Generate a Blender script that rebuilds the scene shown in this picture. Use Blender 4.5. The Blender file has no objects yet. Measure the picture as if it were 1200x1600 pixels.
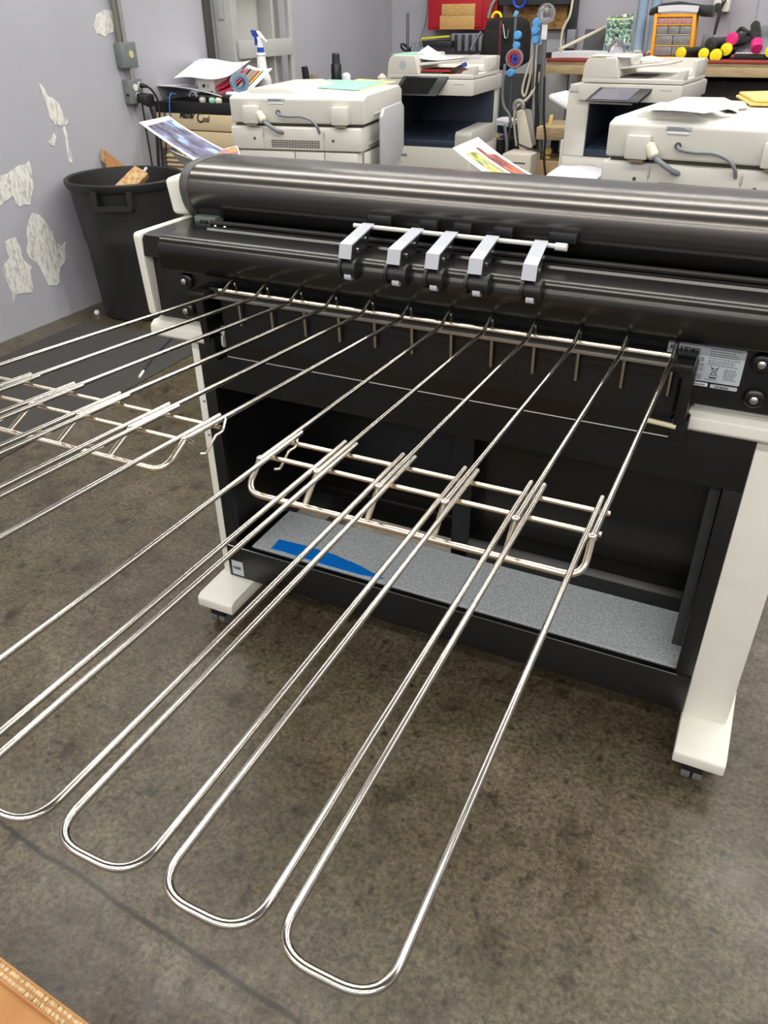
import bpy, bmesh, math, random
from math import sin, cos, pi, radians as R_
from mathutils import Vector as V, Matrix as M
random.seed(7)
SC = bpy.context.scene
COL = SC.collection

# ------------------------------------------------------------------ camera
FPX, EYE = 1217.64, V((0, 0, 1.40))
CR = M(((0.9025, 0.2245, -0.3676), (0.4306, -0.4901, 0.7579), (-0.01, -0.8422, -0.539)))
cx_ = CR.col[0].normalized(); cz_ = CR.col[2].copy(); cz_ = (cz_ - cx_ * cz_.dot(cx_)).normalized(); cy_ = cz_.cross(cx_)
CR = M((cx_, cy_, cz_)).transposed()
cam_d = bpy.data.cameras.new('camera'); cam = bpy.data.objects.new('camera', cam_d); COL.objects.link(cam)
cam_d.sensor_fit = 'VERTICAL'; cam_d.sensor_height = 36; cam_d.sensor_width = 27; cam_d.lens = FPX / 1600 * 36
cam_d.clip_start = 0.02
rot = M((cx_, -cy_, -cz_)).transposed()
cam.matrix_world = M.Translation(EYE) @ rot.to_4x4()
SC.camera = cam
def ray(px, py): return CR @ V((px - 600, py - 800, FPX))
def PZ(px, py, z): r = ray(px, py); return EYE + r * ((z - EYE.z) / r.z)
def PY(px, py, y): r = ray(px, py); return EYE + r * (y / r.y)
def PX(px, py, x): r = ray(px, py); return EYE + r * (x / r.x)
def PT(px, py, a, b):      # plane z = a + b*y
    r = ray(px, py); return EYE + r * ((a - EYE.z) / (r.z - b * r.y))
def PD(px, py, d): return EYE + ray(px, py) / FPX * d
class Frame:
    def __init__(s, x, y, deg):
        s.o = V((x, y, 0)); s.rz = R_(deg); s.ex = V((cos(s.rz), sin(s.rz), 0)); s.ey = V((-sin(s.rz), cos(s.rz), 0))
    def L(s, p): d = p - s.o; return V((d.dot(s.ex), d.dot(s.ey), p.z))
    def y(s, px, py, ly=0):
        r = ray(px, py); return s.L(EYE + r * ((ly - (EYE - s.o).dot(s.ey)) / r.dot(s.ey)))
    def x(s, px, py, lx=0):
        r = ray(px, py); return s.L(EYE + r * ((lx - (EYE - s.o).dot(s.ex)) / r.dot(s.ex)))
    def z(s, px, py, z): return s.L(PZ(px, py, z))

# ------------------------------------------------------------------ materials
def srgb(c): return tuple((x / 12.92 if x <= .04045 else ((x + .055) / 1.055) ** 2.4) for x in (v / 255 for v in c))
MATS = {}
def mat(name, rgb, rough=.5, metal=0, noise=0, nscale=12, bump=0, bscale=60, spec=.5, coat=0, trans=0, alpha=1, stretch=None):
    m = bpy.data.materials.new(name); m.use_nodes = True; nt = m.node_tree; b = nt.nodes['Principled BSDF']
    c = srgb(rgb) + (1,)
    b.inputs['Base Color'].default_value = c; b.inputs['Roughness'].default_value = rough; b.inputs['Metallic'].default_value = metal
    b.inputs['Specular IOR Level'].default_value = spec; b.inputs['Coat Weight'].default_value = coat
    b.inputs['Transmission Weight'].default_value = trans; b.inputs['Alpha'].default_value = alpha
    geo = nt.nodes.new('ShaderNodeNewGeometry'); vec = geo.outputs['Position']
    if stretch:
        mp = nt.nodes.new('ShaderNodeMapping'); mp.inputs['Scale'].default_value = stretch
        nt.links.new(vec, mp.inputs['Vector']); vec = mp.outputs['Vector']
    n = nt.nodes.new('ShaderNodeTexNoise'); n.inputs['Scale'].default_value = nscale; n.inputs['Detail'].default_value = 5
    nt.links.new(vec, n.inputs['Vector'])
    mx = nt.nodes.new('ShaderNodeMix'); mx.data_type = 'RGBA'; mx.blend_type = 'MULTIPLY'; mx.inputs[0].default_value = 1
    rp = nt.nodes.new('ShaderNodeMapRange'); rp.inputs[1].default_value = .3; rp.inputs[2].default_value = .7
    rp.inputs[3].default_value = 1 - noise; rp.inputs[4].default_value = 1 + noise * .6
    nt.links.new(n.outputs['Fac'], rp.inputs[0]); mx.inputs[6].default_value = c; nt.links.new(rp.outputs[0], mx.inputs[7])
    nt.links.new(mx.outputs[2], b.inputs['Base Color'])
    if bump:
        n2 = nt.nodes.new('ShaderNodeTexNoise'); n2.inputs['Scale'].default_value = bscale; n2.inputs['Detail'].default_value = 4
        nt.links.new(vec, n2.inputs['Vector'])
        bp = nt.nodes.new('ShaderNodeBump'); bp.inputs['Strength'].default_value = bump; bp.inputs['Distance'].default_value = .004
        nt.links.new(n2.outputs['Fac'], bp.inputs['Height']); nt.links.new(bp.outputs[0], b.inputs['Normal'])
    MATS[name] = m; return m
def ramp_mat(name, stops, scale, rough=.6, detail=6, stretch=(1, 1, 1), tex='noise', loc=(0, 0, 0), metal=0, dist=0):
    m = mat(name, (128, 128, 128), rough, metal); nt = m.node_tree; b = nt.nodes['Principled BSDF']
    geo = nt.nodes.new('ShaderNodeNewGeometry'); mp = nt.nodes.new('ShaderNodeMapping'); mp.inputs['Scale'].default_value = stretch; mp.inputs['Location'].default_value = loc
    nt.links.new(geo.outputs['Position'], mp.inputs['Vector'])
    if tex == 'noise':
        t = nt.nodes.new('ShaderNodeTexNoise'); t.inputs['Detail'].default_value = detail; t.inputs['Distortion'].default_value = dist; out = t.outputs['Fac']
    elif tex == 'voronoi':
        t = nt.nodes.new('ShaderNodeTexVoronoi'); out = t.outputs['Distance']
    t.inputs['Scale'].default_value = scale
    nt.links.new(mp.outputs[0], t.inputs['Vector'])
    r = nt.nodes.new('ShaderNodeValToRGB'); el = r.color_ramp.elements
    while len(el) < len(stops): el.new(.5)
    for e, (p, c) in zip(el, stops): e.position = p; e.color = srgb(c) + (1,)
    nt.links.new(out, r.inputs[0]); nt.links.new(r.outputs[0], b.inputs['Base Color'])
    return m
mat('wall_paint', (172, 172, 180), .75, noise=.05, nscale=2.2, bump=.12, bscale=90)
mat('ceiling_paint', (176, 176, 174), .9, noise=.05)
mat('cream', (222, 221, 210), .42, noise=.02)
mat('copier_white', (208, 206, 197), .45, noise=.02)
mat('copier_grey', (186, 185, 180), .5, noise=.03)
mat('tray_grey', (176, 177, 180), .4, noise=.05, nscale=25)
mat('black_steel', (12, 14, 14), .38, noise=.12, nscale=25, bump=.05, bscale=500)
mat('black_cover', (60, 58, 56), .24, metal=.85, noise=.06, nscale=20)
mat('roller_cover', (100, 97, 94), .25, metal=.9, noise=.06, nscale=6, stretch=(.6, 20, 20))
mat('cap_grey', (72, 72, 72), .5, noise=.05)
mat('black_plastic', (20, 21, 22), .45, noise=.1)
mat('black_rubber', (24, 25, 25), .6, noise=.1)
mat('chrome', (192, 187, 178), .15, 1.0, noise=.03)
mat('warm_chrome', (232, 222, 202), .22, 1.0, noise=.03)
mat('steel', (178, 178, 178), .28, 1.0, noise=.06)
mat('arm_grey', (176, 180, 188), .38, noise=.03)
mat('cream_wire', (206, 196, 168), .5)
mat('screw', (200, 200, 200), .22, 1.0)
ramp_mat('speckle_grey', [(.35, (154, 160, 166)), (.5, (180, 186, 190)), (.65, (208, 212, 214))], 260, .5, 3)
mat('blue_film', (10, 118, 216), .4, noise=.08)
mat('label_silver', (176, 184, 190), .45, noise=.04)
mat('ink', (22, 22, 24), .6)
mat('ink_soft', (84, 88, 92), .6)
mat('bin_plastic', (30, 31, 31), .5, noise=.18, nscale=14, bump=.08, bscale=60)
mat('smoke_wheel', (96, 98, 96), .2, noise=.05, coat=.3)
ramp_mat('wood_scrap', [(.3, (150, 112, 70)), (.5, (182, 146, 100)), (.7, (206, 174, 128))], 20, .7, 5, (3, 3, .6))
ramp_mat('card_brown', [(.35, (150, 104, 58)), (.65, (168, 120, 72))], 9, .85, 5)
ramp_mat('card_edge', [(.3, (92, 68, 44)), (.5, (176, 146, 106)), (.7, (214, 190, 150))], 60, .9, 3, (6, 1, 1))
ramp_mat('beam_wood', [(.3, (158, 136, 102)), (.7, (190, 168, 132))], 10, .7, 5, (1, 6, 8))
ramp_mat('osb', [(.32, (128, 88, 46)), (.47, (176, 130, 76)), (.6, (200, 158, 100)), (.7, (150, 104, 58))], 26, .75, 4, (1, 1, 2.2), dist=1.5)
ramp_mat('plank', [(.3, (176, 132, 74)), (.55, (208, 166, 104)), (.7, (190, 146, 86))], 9, .65, 4, (2, 2, 22))
mat('plug_grey', (110, 118, 116), .55, noise=.12, nscale=40)
mat('conduit_grey', (150, 152, 146), .4, .4, noise=.1, nscale=30)
mat('conduit_olive', (112, 112, 98), .45, .3, noise=.1, nscale=30)
mat('socket_white', (224, 222, 214), .5)
mat('brass_sticker', (206, 186, 140), .5)
mat('beige', (204, 186, 150), .5, noise=.06, nscale=8)
mat('beige_dark', (150, 136, 110), .6, noise=.06)
mat('navy', (34, 46, 66), .45, noise=.06)
mat('navy_dark', (18, 25, 38), .5, noise=.06)
mat('screen', (14, 15, 17), .12, coat=.5)
mat('screen_lilac', (112, 110, 122), .15, coat=.5)
mat('dark_slot', (70, 70, 66), .8)
mat('cable_grey', (126, 130, 136), .5)
mat('cable_black', (24, 24, 26), .5)
mat('cable_cream', (198, 190, 170), .55)
mat('cable_blue', (60, 110, 190), .5)
mat('cable_navy', (42, 50, 66), .5)
mat('ferrite', (224, 219, 198), .5)
mat('paper', (230, 231, 238), .7, noise=.02)
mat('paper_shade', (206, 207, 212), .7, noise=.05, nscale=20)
mat('paper_green', (150, 206, 182), .7)
mat('paper_yellow', (232, 222, 140), .7)
mat('paper_pink', (206, 62, 92), .6)
mat('paper_red', (170, 40, 50), .6)
mat('envelope_tan', (232, 196, 112), .6)
mat('spray_white', (228, 229, 230), .4)
mat('spray_blue', (28, 66, 170), .4)
mat('tape_clear', (150, 178, 200), .2, trans=.4)
mat('tape_blue', (74, 128, 170), .35)
mat('shelf_paint', (176, 176, 174), .65, noise=.05)
mat('thermos', (24, 24, 28), .3)
mat('red_paint', (178, 26, 40), .4, noise=.08)
mat('red_trim', (150, 58, 44), .5, noise=.1)
mat('fabric_black', (24, 24, 25), .9, noise=.2, nscale=40, bump=.2, bscale=200)
mat('fabric_maroon', (84, 34, 44), .8)
mat('clip_blue', (86, 160, 222), .4)
mat('glass_lens', (232, 234, 234), .05, trans=.92)
mat('clear_plastic', (196, 190, 190), .15, trans=.6)
ramp_mat('circuit', [(.40, (44, 86, 70)), (.52, (104, 140, 120)), (.6, (190, 206, 196)), (.66, (60, 100, 84))], 55, .5, 6)
mat('circuit_edge', (206, 208, 150), .5)
mat('circuit_chip', (34, 40, 40), .4)
mat('tube_blue_grey', (122, 144, 164), .55, noise=.08, nscale=20)
mat('orange', (238, 158, 20), .45)
mat('drawer_clear', (128, 128, 126), .25, noise=.2, nscale=30)
mat('drawer_pink', (168, 130, 136), .3, noise=.2, nscale=40)
mat('cap_yellow', (236, 222, 20), .5, noise=.08, nscale=30)
mat('cap_pink', (216, 40, 122), .5, noise=.08, nscale=30)
mat('toner_black', (40, 40, 36), .4)
mat('foil', (206, 208, 212), .22, .9, bump=.6, bscale=50)
mat('mat_rubber', (60, 58, 56), .9, noise=.12, nscale=20, bump=.3, bscale=220)
mat('bag_cream', (208, 202, 188), .7, noise=.06)
mat('bag_grey', (138, 136, 130), .7, noise=.06)
mat('dark_metal', (58, 60, 62), .4, .5, noise=.1)
mat('pole_metal', (128, 132, 134), .3, .8, noise=.12, nscale=60)
mat('carton', (176, 148, 108), .8, noise=.06)
mat('junk_dark', (48, 50, 52), .7, noise=.2, nscale=30)
ramp_mat('photo_blue', [(.34, (46, 42, 54)), (.45, (84, 82, 112)), (.53, (104, 100, 132)), (.60, (120, 140, 176)), (.68, (150, 190, 214))], 20, .6, 2, (1, 1, 1), dist=.2)
ramp_mat('photo_food', [(.36, (96, 34, 36)), (.48, (150, 58, 40)), (.58, (196, 116, 70)), (.66, (130, 44, 44))], 26, .35, 4, dist=.5)
ramp_mat('photo_salad', [(.36, (96, 120, 56)), (.48, (190, 180, 60)), (.56, (222, 208, 120)), (.66, (140, 150, 110))], 26, .35, 4, dist=.5)
ramp_mat('photo_mix', [(.36, (100, 90, 170)), (.5, (210, 110, 80)), (.56, (236, 190, 70)), (.66, (120, 60, 70))], 24, .35, 4)

def plaster_mat():
    m = ramp_mat('plaster', [(.36, (178, 178, 180)), (.46, (214, 213, 208)), (.6, (232, 230, 222))], 30, .85, 8, (1, 2.5, .9), dist=.6)
    return m
plaster_mat()
def floor_mat():
    m = bpy.data.materials.new('concrete_floor'); m.use_nodes = True; nt = m.node_tree; b = nt.nodes['Principled BSDF']; L = nt.links.new
    geo = nt.nodes.new('ShaderNodeNewGeometry'); P = geo.outputs['Position']
    def noise(s, d=6, dist=0, rough=.6):
        n = nt.nodes.new('ShaderNodeTexNoise'); n.inputs['Scale'].default_value = s; n.inputs['Detail'].default_value = d
        n.inputs['Distortion'].default_value = dist; n.inputs['Roughness'].default_value = rough; L(P, n.inputs['Vector']); return n.outputs['Fac']
    def ramp(src, stops):
        r = nt.nodes.new('ShaderNodeValToRGB'); el = r.color_ramp.elements
        while len(el) < len(stops): el.new(.5)
        for e, (p, c) in zip(el, stops): e.position = p; e.color = (c if isinstance(c[0], float) else srgb(c)) + (1,)
        L(src, r.inputs[0]); return r.outputs[0]
    def mul(a, bb, fac=1, mode='MULTIPLY'):
        x = nt.nodes.new('ShaderNodeMix'); x.data_type = 'RGBA'; x.blend_type = mode; x.inputs[0].default_value = fac
        L(a, x.inputs[6]); L(bb, x.inputs[7]); return x.outputs[2]
    base = ramp(noise(1.7, 8, .5), [(.3, (68, 60, 44)), (.47, (83, 75, 58)), (.62, (92, 84, 69)), (.75, (106, 99, 86))])
    mott = ramp(noise(9, 9, .8, .68), [(.32, (.76, .75, .73)), (.5, (.98, .97, .96)), (.66, (1.12, 1.12, 1.12))])
    col = mul(base, mott)
    fine = ramp(noise(95, 6, .2, .75), [(.38, (.50, .49, .47)), (.5, (1.0, 1.0, 1.0)), (.62, (1.45, 1.45, 1.45))])
    col = mul(col, fine)
    mid = ramp(noise(26, 8, 1.2, .7), [(.35, (.60, .59, .56)), (.46, (.96, .96, .95)), (.60, (1.18, 1.18, 1.18))])
    col = mul(col, mid)
    blot = ramp(noise(4.2, 4, 1.4), [(.56, (1.0, 1.0, 1.0)), (.66, (.74, .72, .68)), (.74, (.62, .60, .56))])
    col = mul(col, blot)
    nz = nt.nodes.new('ShaderNodeTexNoise'); nz.inputs['Scale'].default_value = 14; nz.inputs['Detail'].default_value = 4; L(P, nz.inputs['Vector'])
    for sc_, thr, dark, amt in ((5.5, .52, .50, .05), (15, .60, .46, .025), (3.1, .62, .66, .10)):
        vo = nt.nodes.new('ShaderNodeTexVoronoi'); vo.voronoi_dimensions = '2D'; vo.inputs['Scale'].default_value = sc_
        ad = nt.nodes.new('ShaderNodeMix'); ad.data_type = 'RGBA'; ad.blend_type = 'LINEAR_LIGHT'; ad.inputs[0].default_value = amt
        L(P, ad.inputs[6]); L(nz.outputs['Color'], ad.inputs[7]); L(ad.outputs[2], vo.inputs['Vector'])
        sp = ramp(vo.outputs['Distance'], [(.06, (dark, dark * .98, dark * .95)), (.10, (.82, .81, .80)), (.15, (1.0, 1.0, 1.0))])
        sepc = nt.nodes.new('ShaderNodeSeparateColor'); L(vo.outputs['Color'], sepc.inputs[0])
        gt = nt.nodes.new('ShaderNodeMath'); gt.operation = 'GREATER_THAN'; gt.inputs[1].default_value = thr; L(sepc.outputs[0], gt.inputs[0])
        x = nt.nodes.new('ShaderNodeMix'); x.data_type = 'RGBA'; x.blend_type = 'MULTIPLY'; L(gt.outputs[0], x.inputs[0]); L(col, x.inputs[6]); L(sp, x.inputs[7]); col = x.outputs[2]
    # pale worn patches
    pale = ramp(noise(2.6, 7, 1.0, .65), [(.54, (1.0, 1.0, 1.0)), (.66, (1.22, 1.23, 1.25))]); col = mul(col, pale)
    # expansion joint across the floor
    sx = nt.nodes.new('ShaderNodeSeparateXYZ'); L(P, sx.inputs[0])
    def math_(op, a, bb):
        n = nt.nodes.new('ShaderNodeMath'); n.operation = op
        for i, v in enumerate((a, bb)):
            if isinstance(v, (int, float)): n.inputs[i].default_value = v
            elif v is not None: L(v, n.inputs[i])
        return n.outputs[0]
    wob = math_('MULTIPLY', math_('SUBTRACT', noise(8, 3), .5), .018)
    d = math_('ABSOLUTE', math_('ADD', math_('SUBTRACT', math_('ADD', sx.outputs['Y'], math_('MULTIPLY', sx.outputs['X'], .085)), .4645), wob), None)
    jr = nt.nodes.new('ShaderNodeMapRange'); jr.inputs[1].default_value = .002; jr.inputs[2].default_value = .0075; jr.inputs[3].default_value = .26; jr.inputs[4].default_value = 1
    L(d, jr.inputs[0]); col = mul(col, jr.outputs[0])
    hs = nt.nodes.new('ShaderNodeHueSaturation'); hs.inputs['Saturation'].default_value = 1.0; hs.inputs['Value'].default_value = .93; L(col, hs.inputs['Color'])
    L(hs.outputs[0], b.inputs['Base Color'])
    rr = nt.nodes.new('ShaderNodeMapRange'); rr.inputs[1].default_value = .3; rr.inputs[2].default_value = .7; rr.inputs[3].default_value = .25; rr.inputs[4].default_value = .46
    L(noise(6, 5), rr.inputs[0]); L(rr.outputs[0], b.inputs['Roughness'])
    bp = nt.nodes.new('ShaderNodeBump'); bp.inputs['Strength'].default_value = .15; bp.inputs['Distance'].default_value = .003
    L(noise(60, 6), bp.inputs['Height']); L(bp.outputs[0], b.inputs['Normal'])
    MATS['concrete_floor'] = m
floor_mat()

# ------------------------------------------------------------------ mesh builder
class MB:
    def __init__(s): s.bm = bmesh.new()
    def verts(s, pts): return [s.bm.verts.new(p) for p in pts]
    def face(s, vs):
        try: return s.bm.faces.new(vs)
        except ValueError: return None
    def prism(s, pts, axis, a0, a1):
        f = {'x': lambda u, v, w: (w, u, v), 'y': lambda u, v, w: (u, w, v), 'z': lambda u, v, w: (u, v, w)}[axis]
        a = s.verts([f(u, v, a0) for u, v in pts]); b = s.verts([f(u, v, a1) for u, v in pts]); n = len(pts)
        s.face(a); s.face(b[::-1])
        for i in range(n): s.face((a[i], b[i], b[(i + 1) % n], a[(i + 1) % n]))
        return s
    def box(s, x0, x1, y0, y1, z0, z1): return s.prism([(x0, y0), (x1, y0), (x1, y1), (x0, y1)], 'z', z0, z1)
    def hexa(s, p):   # 8 corner points: bottom 4, top 4
        v = s.verts(p)
        for q in ((3, 2, 1, 0), (4, 5, 6, 7), (0, 1, 5, 4), (1, 2, 6, 5), (2, 3, 7, 6), (3, 0, 4, 7)): s.face([v[i] for i in q])
        return s
    def slab(s, pts, t):   # planar-ish polygon, thickened along its normal
        pts = [V(p) for p in pts]; n = V((0, 0, 0))
        for i in range(len(pts)):
            a, b = pts[i], pts[(i + 1) % len(pts)]
            n += V(((a.y - b.y) * (a.z + b.z), (a.z - b.z) * (a.x + b.x), (a.x - b.x) * (a.y + b.y)))
        n.normalize(); a = s.verts([p + n * t / 2 for p in pts]); b = s.verts([p - n * t / 2 for p in pts]); k = len(pts)
        s.face(a); s.face(b[::-1])
        for i in range(k): s.face((a[i], b[i], b[(i + 1) % k], a[(i + 1) % k]))
        return s
    def tube(s, path, r, n=10, closed=False):
        P = [V(p) for p in path]; k = len(P); rings = []
        up = None
        for i in range(k):
            if closed: t = P[(i + 1) % k] - P[i - 1]
            else: t = P[min(i + 1, k - 1)] - P[max(i - 1, 0)]
            t.normalize()
            if up is None:
                up = V((0, 0, 1)) if abs(t.z) < .9 else V((1, 0, 0))
            a = (up - t * up.dot(t)).normalized(); up = a; b = t.cross(a)
            rr = r[i] if isinstance(r, (list, tuple)) else r
            rings.append(s.verts([P[i] + (a * cos(2 * pi * j / n) + b * sin(2 * pi * j / n)) * rr for j in range(n)]))
        for i in range(k if closed else k - 1):
            A, B = rings[i], rings[(i + 1) % k]
            for j in range(n): s.face((A[j], A[(j + 1) % n], B[(j + 1) % n], B[j]))
        if not closed: s.face(rings[0][::-1]); s.face(rings[-1])
        return s
    def cyl(s, p0, p1, r, n=16): return s.tube([p0, p1], r, n)
    def lathe(s, prof, c=(0, 0, 0), n=32, ax='z'):
        c = V(c); rings = []
        for r, h in prof:
            ring = []
            for j in range(n):
                a = 2 * pi * j / n; u, w = r * cos(a), r * sin(a)
                ring.append(c + (V((u, w, h)) if ax == 'z' else V((u, h, w)) if ax == 'y' else V((h, u, w))))
            rings.append(s.verts(ring) if r > 1e-6 else [s.bm.verts.new(c + (V((0, 0, h)) if ax == 'z' else V((0, h, 0)) if ax == 'y' else V((h, 0, 0))))])
        for A, B in zip(rings, rings[1:]):
            for j in range(n):
                if len(A) == 1 and len(B) == 1: continue
                if len(A) == 1: s.face((A[0], B[j], B[(j + 1) % n]))
                elif len(B) == 1: s.face((A[j], B[0], A[(j + 1) % n]))
                else: s.face((A[j], B[j], B[(j + 1) % n], A[(j + 1) % n]))
        if len(rings[0]) > 1: s.face(rings[0])
        if len(rings[-1]) > 1: s.face(rings[-1][::-1])
        return s
    def grid(s, fn, nu, nv, t):   # fn(u,v) -> point, u,v in 0..1, thickened downwards along the normal
        P = [[V(fn(i / nu, j / nv)) for j in range(nv + 1)] for i in range(nu + 1)]
        N = [[None] * (nv + 1) for _ in range(nu + 1)]
        for i in range(nu + 1):
            for j in range(nv + 1):
                du = P[min(i + 1, nu)][j] - P[max(i - 1, 0)][j]; dv = P[i][min(j + 1, nv)] - P[i][max(j - 1, 0)]
                N[i][j] = du.cross(dv).normalized()
        A = [s.verts(P[i]) for i in range(nu + 1)]
        B = [s.verts([P[i][j] - N[i][j] * t for j in range(nv + 1)]) for i in range(nu + 1)]
        for i in range(nu):
            for j in range(nv):
                s.face((A[i][j], A[i + 1][j], A[i + 1][j + 1], A[i][j + 1])); s.face((B[i][j], B[i][j + 1], B[i + 1][j + 1], B[i + 1][j]))
        for i in range(nu):
            s.face((A[i][0], B[i][0], B[i + 1][0], A[i + 1][0])); s.face((A[i][nv], A[i + 1][nv], B[i + 1][nv], B[i][nv]))
        for j in range(nv):
            s.face((A[0][j], A[0][j + 1], B[0][j + 1], B[0][j])); s.face((A[nu][j], B[nu][j], B[nu][j + 1], A[nu][j + 1]))
        return s
    def text(s, txt, size, o, ux, uy, shear=0, align='LEFT', sx=1.0, bold=0):
        cu = bpy.data.curves.new('t', 'FONT'); cu.body = txt; cu.size = size; cu.shear = shear; cu.align_x = align; cu.offset = bold; cu.resolution_u = 2
        ob = bpy.data.objects.new('t', cu); me = bpy.data.meshes.new_from_object(ob)
        ux, uy = V(ux).normalized(), V(uy).normalized(); o = V(o); un = ux.cross(uy)
        vs = [s.bm.verts.new(o + ux * v.co.x * sx + uy * v.co.y + un * .0004) for v in me.vertices]
        for p in me.polygons:
            try: s.bm.faces.new([vs[i] for i in p.vertices])
            except ValueError: pass
        bpy.data.objects.remove(ob); bpy.data.curves.remove(cu); bpy.data.meshes.remove(me)
        return s
    def bevel(s, w, seg=2, ang=30):
        bmesh.ops.recalc_face_normals(s.bm, faces=s.bm.faces)
        es = [e for e in s.bm.edges if len(e.link_faces) == 2 and e.calc_face_angle(0) > R_(ang)]
        bmesh.ops.bevel(s.bm, geom=es, offset=w, segments=seg, profile=.5, affect='EDGES', clamp_overlap=True)
        return s
    def move(s, m): bmesh.ops.transform(s.bm, matrix=m, verts=s.bm.verts); return s
    def build(s, name, material, parent=None, local=False, flat=False, recalc=True, sharp=35):
        bm = s.bm
        if recalc: bmesh.ops.recalc_face_normals(bm, faces=bm.faces)
        if parent is not None and not local:
            r = parent
            while r.parent: r = r.parent
            bmesh.ops.transform(bm, matrix=r.matrix_basis.inverted(), verts=bm.verts)
        loc = V((0, 0, 0))
        if parent is None:
            xs = [v.co for v in bm.verts]
            lo = V([min(c[i] for c in xs) for i in range(3)]); hi = V([max(c[i] for c in xs) for i in range(3)])
            loc = V(((lo.x + hi.x) / 2, (lo.y + hi.y) / 2, lo.z)); bmesh.ops.translate(bm, vec=-loc, verts=bm.verts)
        me = bpy.data.meshes.new(name); bm.to_mesh(me); bm.free()
        if not flat:
            me.polygons.foreach_set('use_smooth', [True] * len(me.polygons)); me.set_sharp_from_angle(angle=R_(sharp))
        me.materials.append(MATS[material])
        o = bpy.data.objects.new(name, me); COL.objects.link(o); o.location = loc
        if parent is not None: o.parent = parent
        return o
def tag(o, label, cat, group=None, kind=None):
    o['label'] = label; o['category'] = cat
    if group: o['group'] = group
    if kind: o['kind'] = kind
    return o
def struct(o): o['kind'] = 'structure'; return o
def thing(name, label, cat, loc=(0, 0, 0), rz=0, group=None):
    o = bpy.data.objects.new(name, None); COL.objects.link(o); o.empty_display_size = .1
    o.matrix_basis = M.Translation(V(loc)) @ M.Rotation(rz, 4, 'Z')
    return tag(o, label, cat, group)
def copy_tree(o, parent=None):
    c = o.copy(); COL.objects.link(c)
    if parent: c.parent = parent
    for ch in list(o.children): copy_tree(ch, c)
    return c
def arc(c, r, a0, a1, n, e1, e2):
    c, e1, e2 = V(c), V(e1), V(e2)
    return [c + e1 * r * cos(a0 + (a1 - a0) * i / n) + e2 * r * sin(a0 + (a1 - a0) * i / n) for i in range(n + 1)]
def fillet(pts, r, n=6):
    P = [V(p) for p in pts]; out = [P[0]]
    for i in range(1, len(P) - 1):
        a, b, c = P[i - 1], P[i], P[i + 1]; d0 = (a - b).normalized(); d1 = (c - b).normalized()
        ang = d0.angle(d1); t = min(r / math.tan(ang / 2), (a - b).length * .49, (c - b).length * .49)
        p0, p1 = b + d0 * t, b + d1 * t
        for k in range(n + 1):
            u = k / n; out.append(p0 * (1 - u) ** 2 + b * 2 * u * (1 - u) + p1 * u * u)
    return out + [P[-1]]
def spline(pts, n=8):
    P = [V(p) for p in pts]; out = []
    for i in range(len(P) - 1):
        a, b, c, d = P[max(i - 1, 0)], P[i], P[i + 1], P[min(i + 2, len(P) - 1)]
        for k in range(n):
            t = k / n; out.append(.5 * ((2 * b) + (c - a) * t + (2 * a - 5 * b + 4 * c - d) * t * t + (3 * b - a - 3 * c + d) * t ** 3))
    return out + [P[-1]]

# ------------------------------------------------------------------ the room
WL, WB = -3.43, 7.35
XR_, YF_ , ZC = 3.6, -3.6, 3.1
struct(MB().box(WL - .1, XR_ + .1, YF_ - .1, WB + .1, -.1, 0).build('floor', 'concrete_floor'))
wall = struct(MB().box(WL - .1, WL, YF_, WB, 0, ZC).build('wall_left', 'wall_paint'))
struct(MB().box(WL - .1, XR_ + .1, WB, WB + .1, 0, ZC).build('wall_back', 'wall_paint'))
struct(MB().box(XR_, XR_ + .1, YF_, WB, 0, ZC).build('wall_right', 'wall_paint'))
struct(MB().box(WL - .1, XR_ + .1, YF_ - .1, YF_, 0, ZC).build('wall_front', 'wall_paint'))
struct(MB().box(WL - .1, XR_ + .1, YF_ - .1, WB + .1, ZC, ZC + .1).build('ceiling', 'ceiling_paint'))
# vertical wall strips near the shelf frame
p = PX(333, 50, WL)
struct(MB().hexa([V((WL, 4.62, 0.9)), V((WL + .02, 4.62, .9)), V((WL + .02, 4.68, .9)), V((WL, 4.68, .9)), V((WL, 4.62, ZC)), V((WL + .02, 4.62, ZC)), V((WL + .02, 4.68, ZC)), V((WL, 4.68, ZC))]).bevel(.003).build('trim_1', 'dark_slot'))
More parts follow.
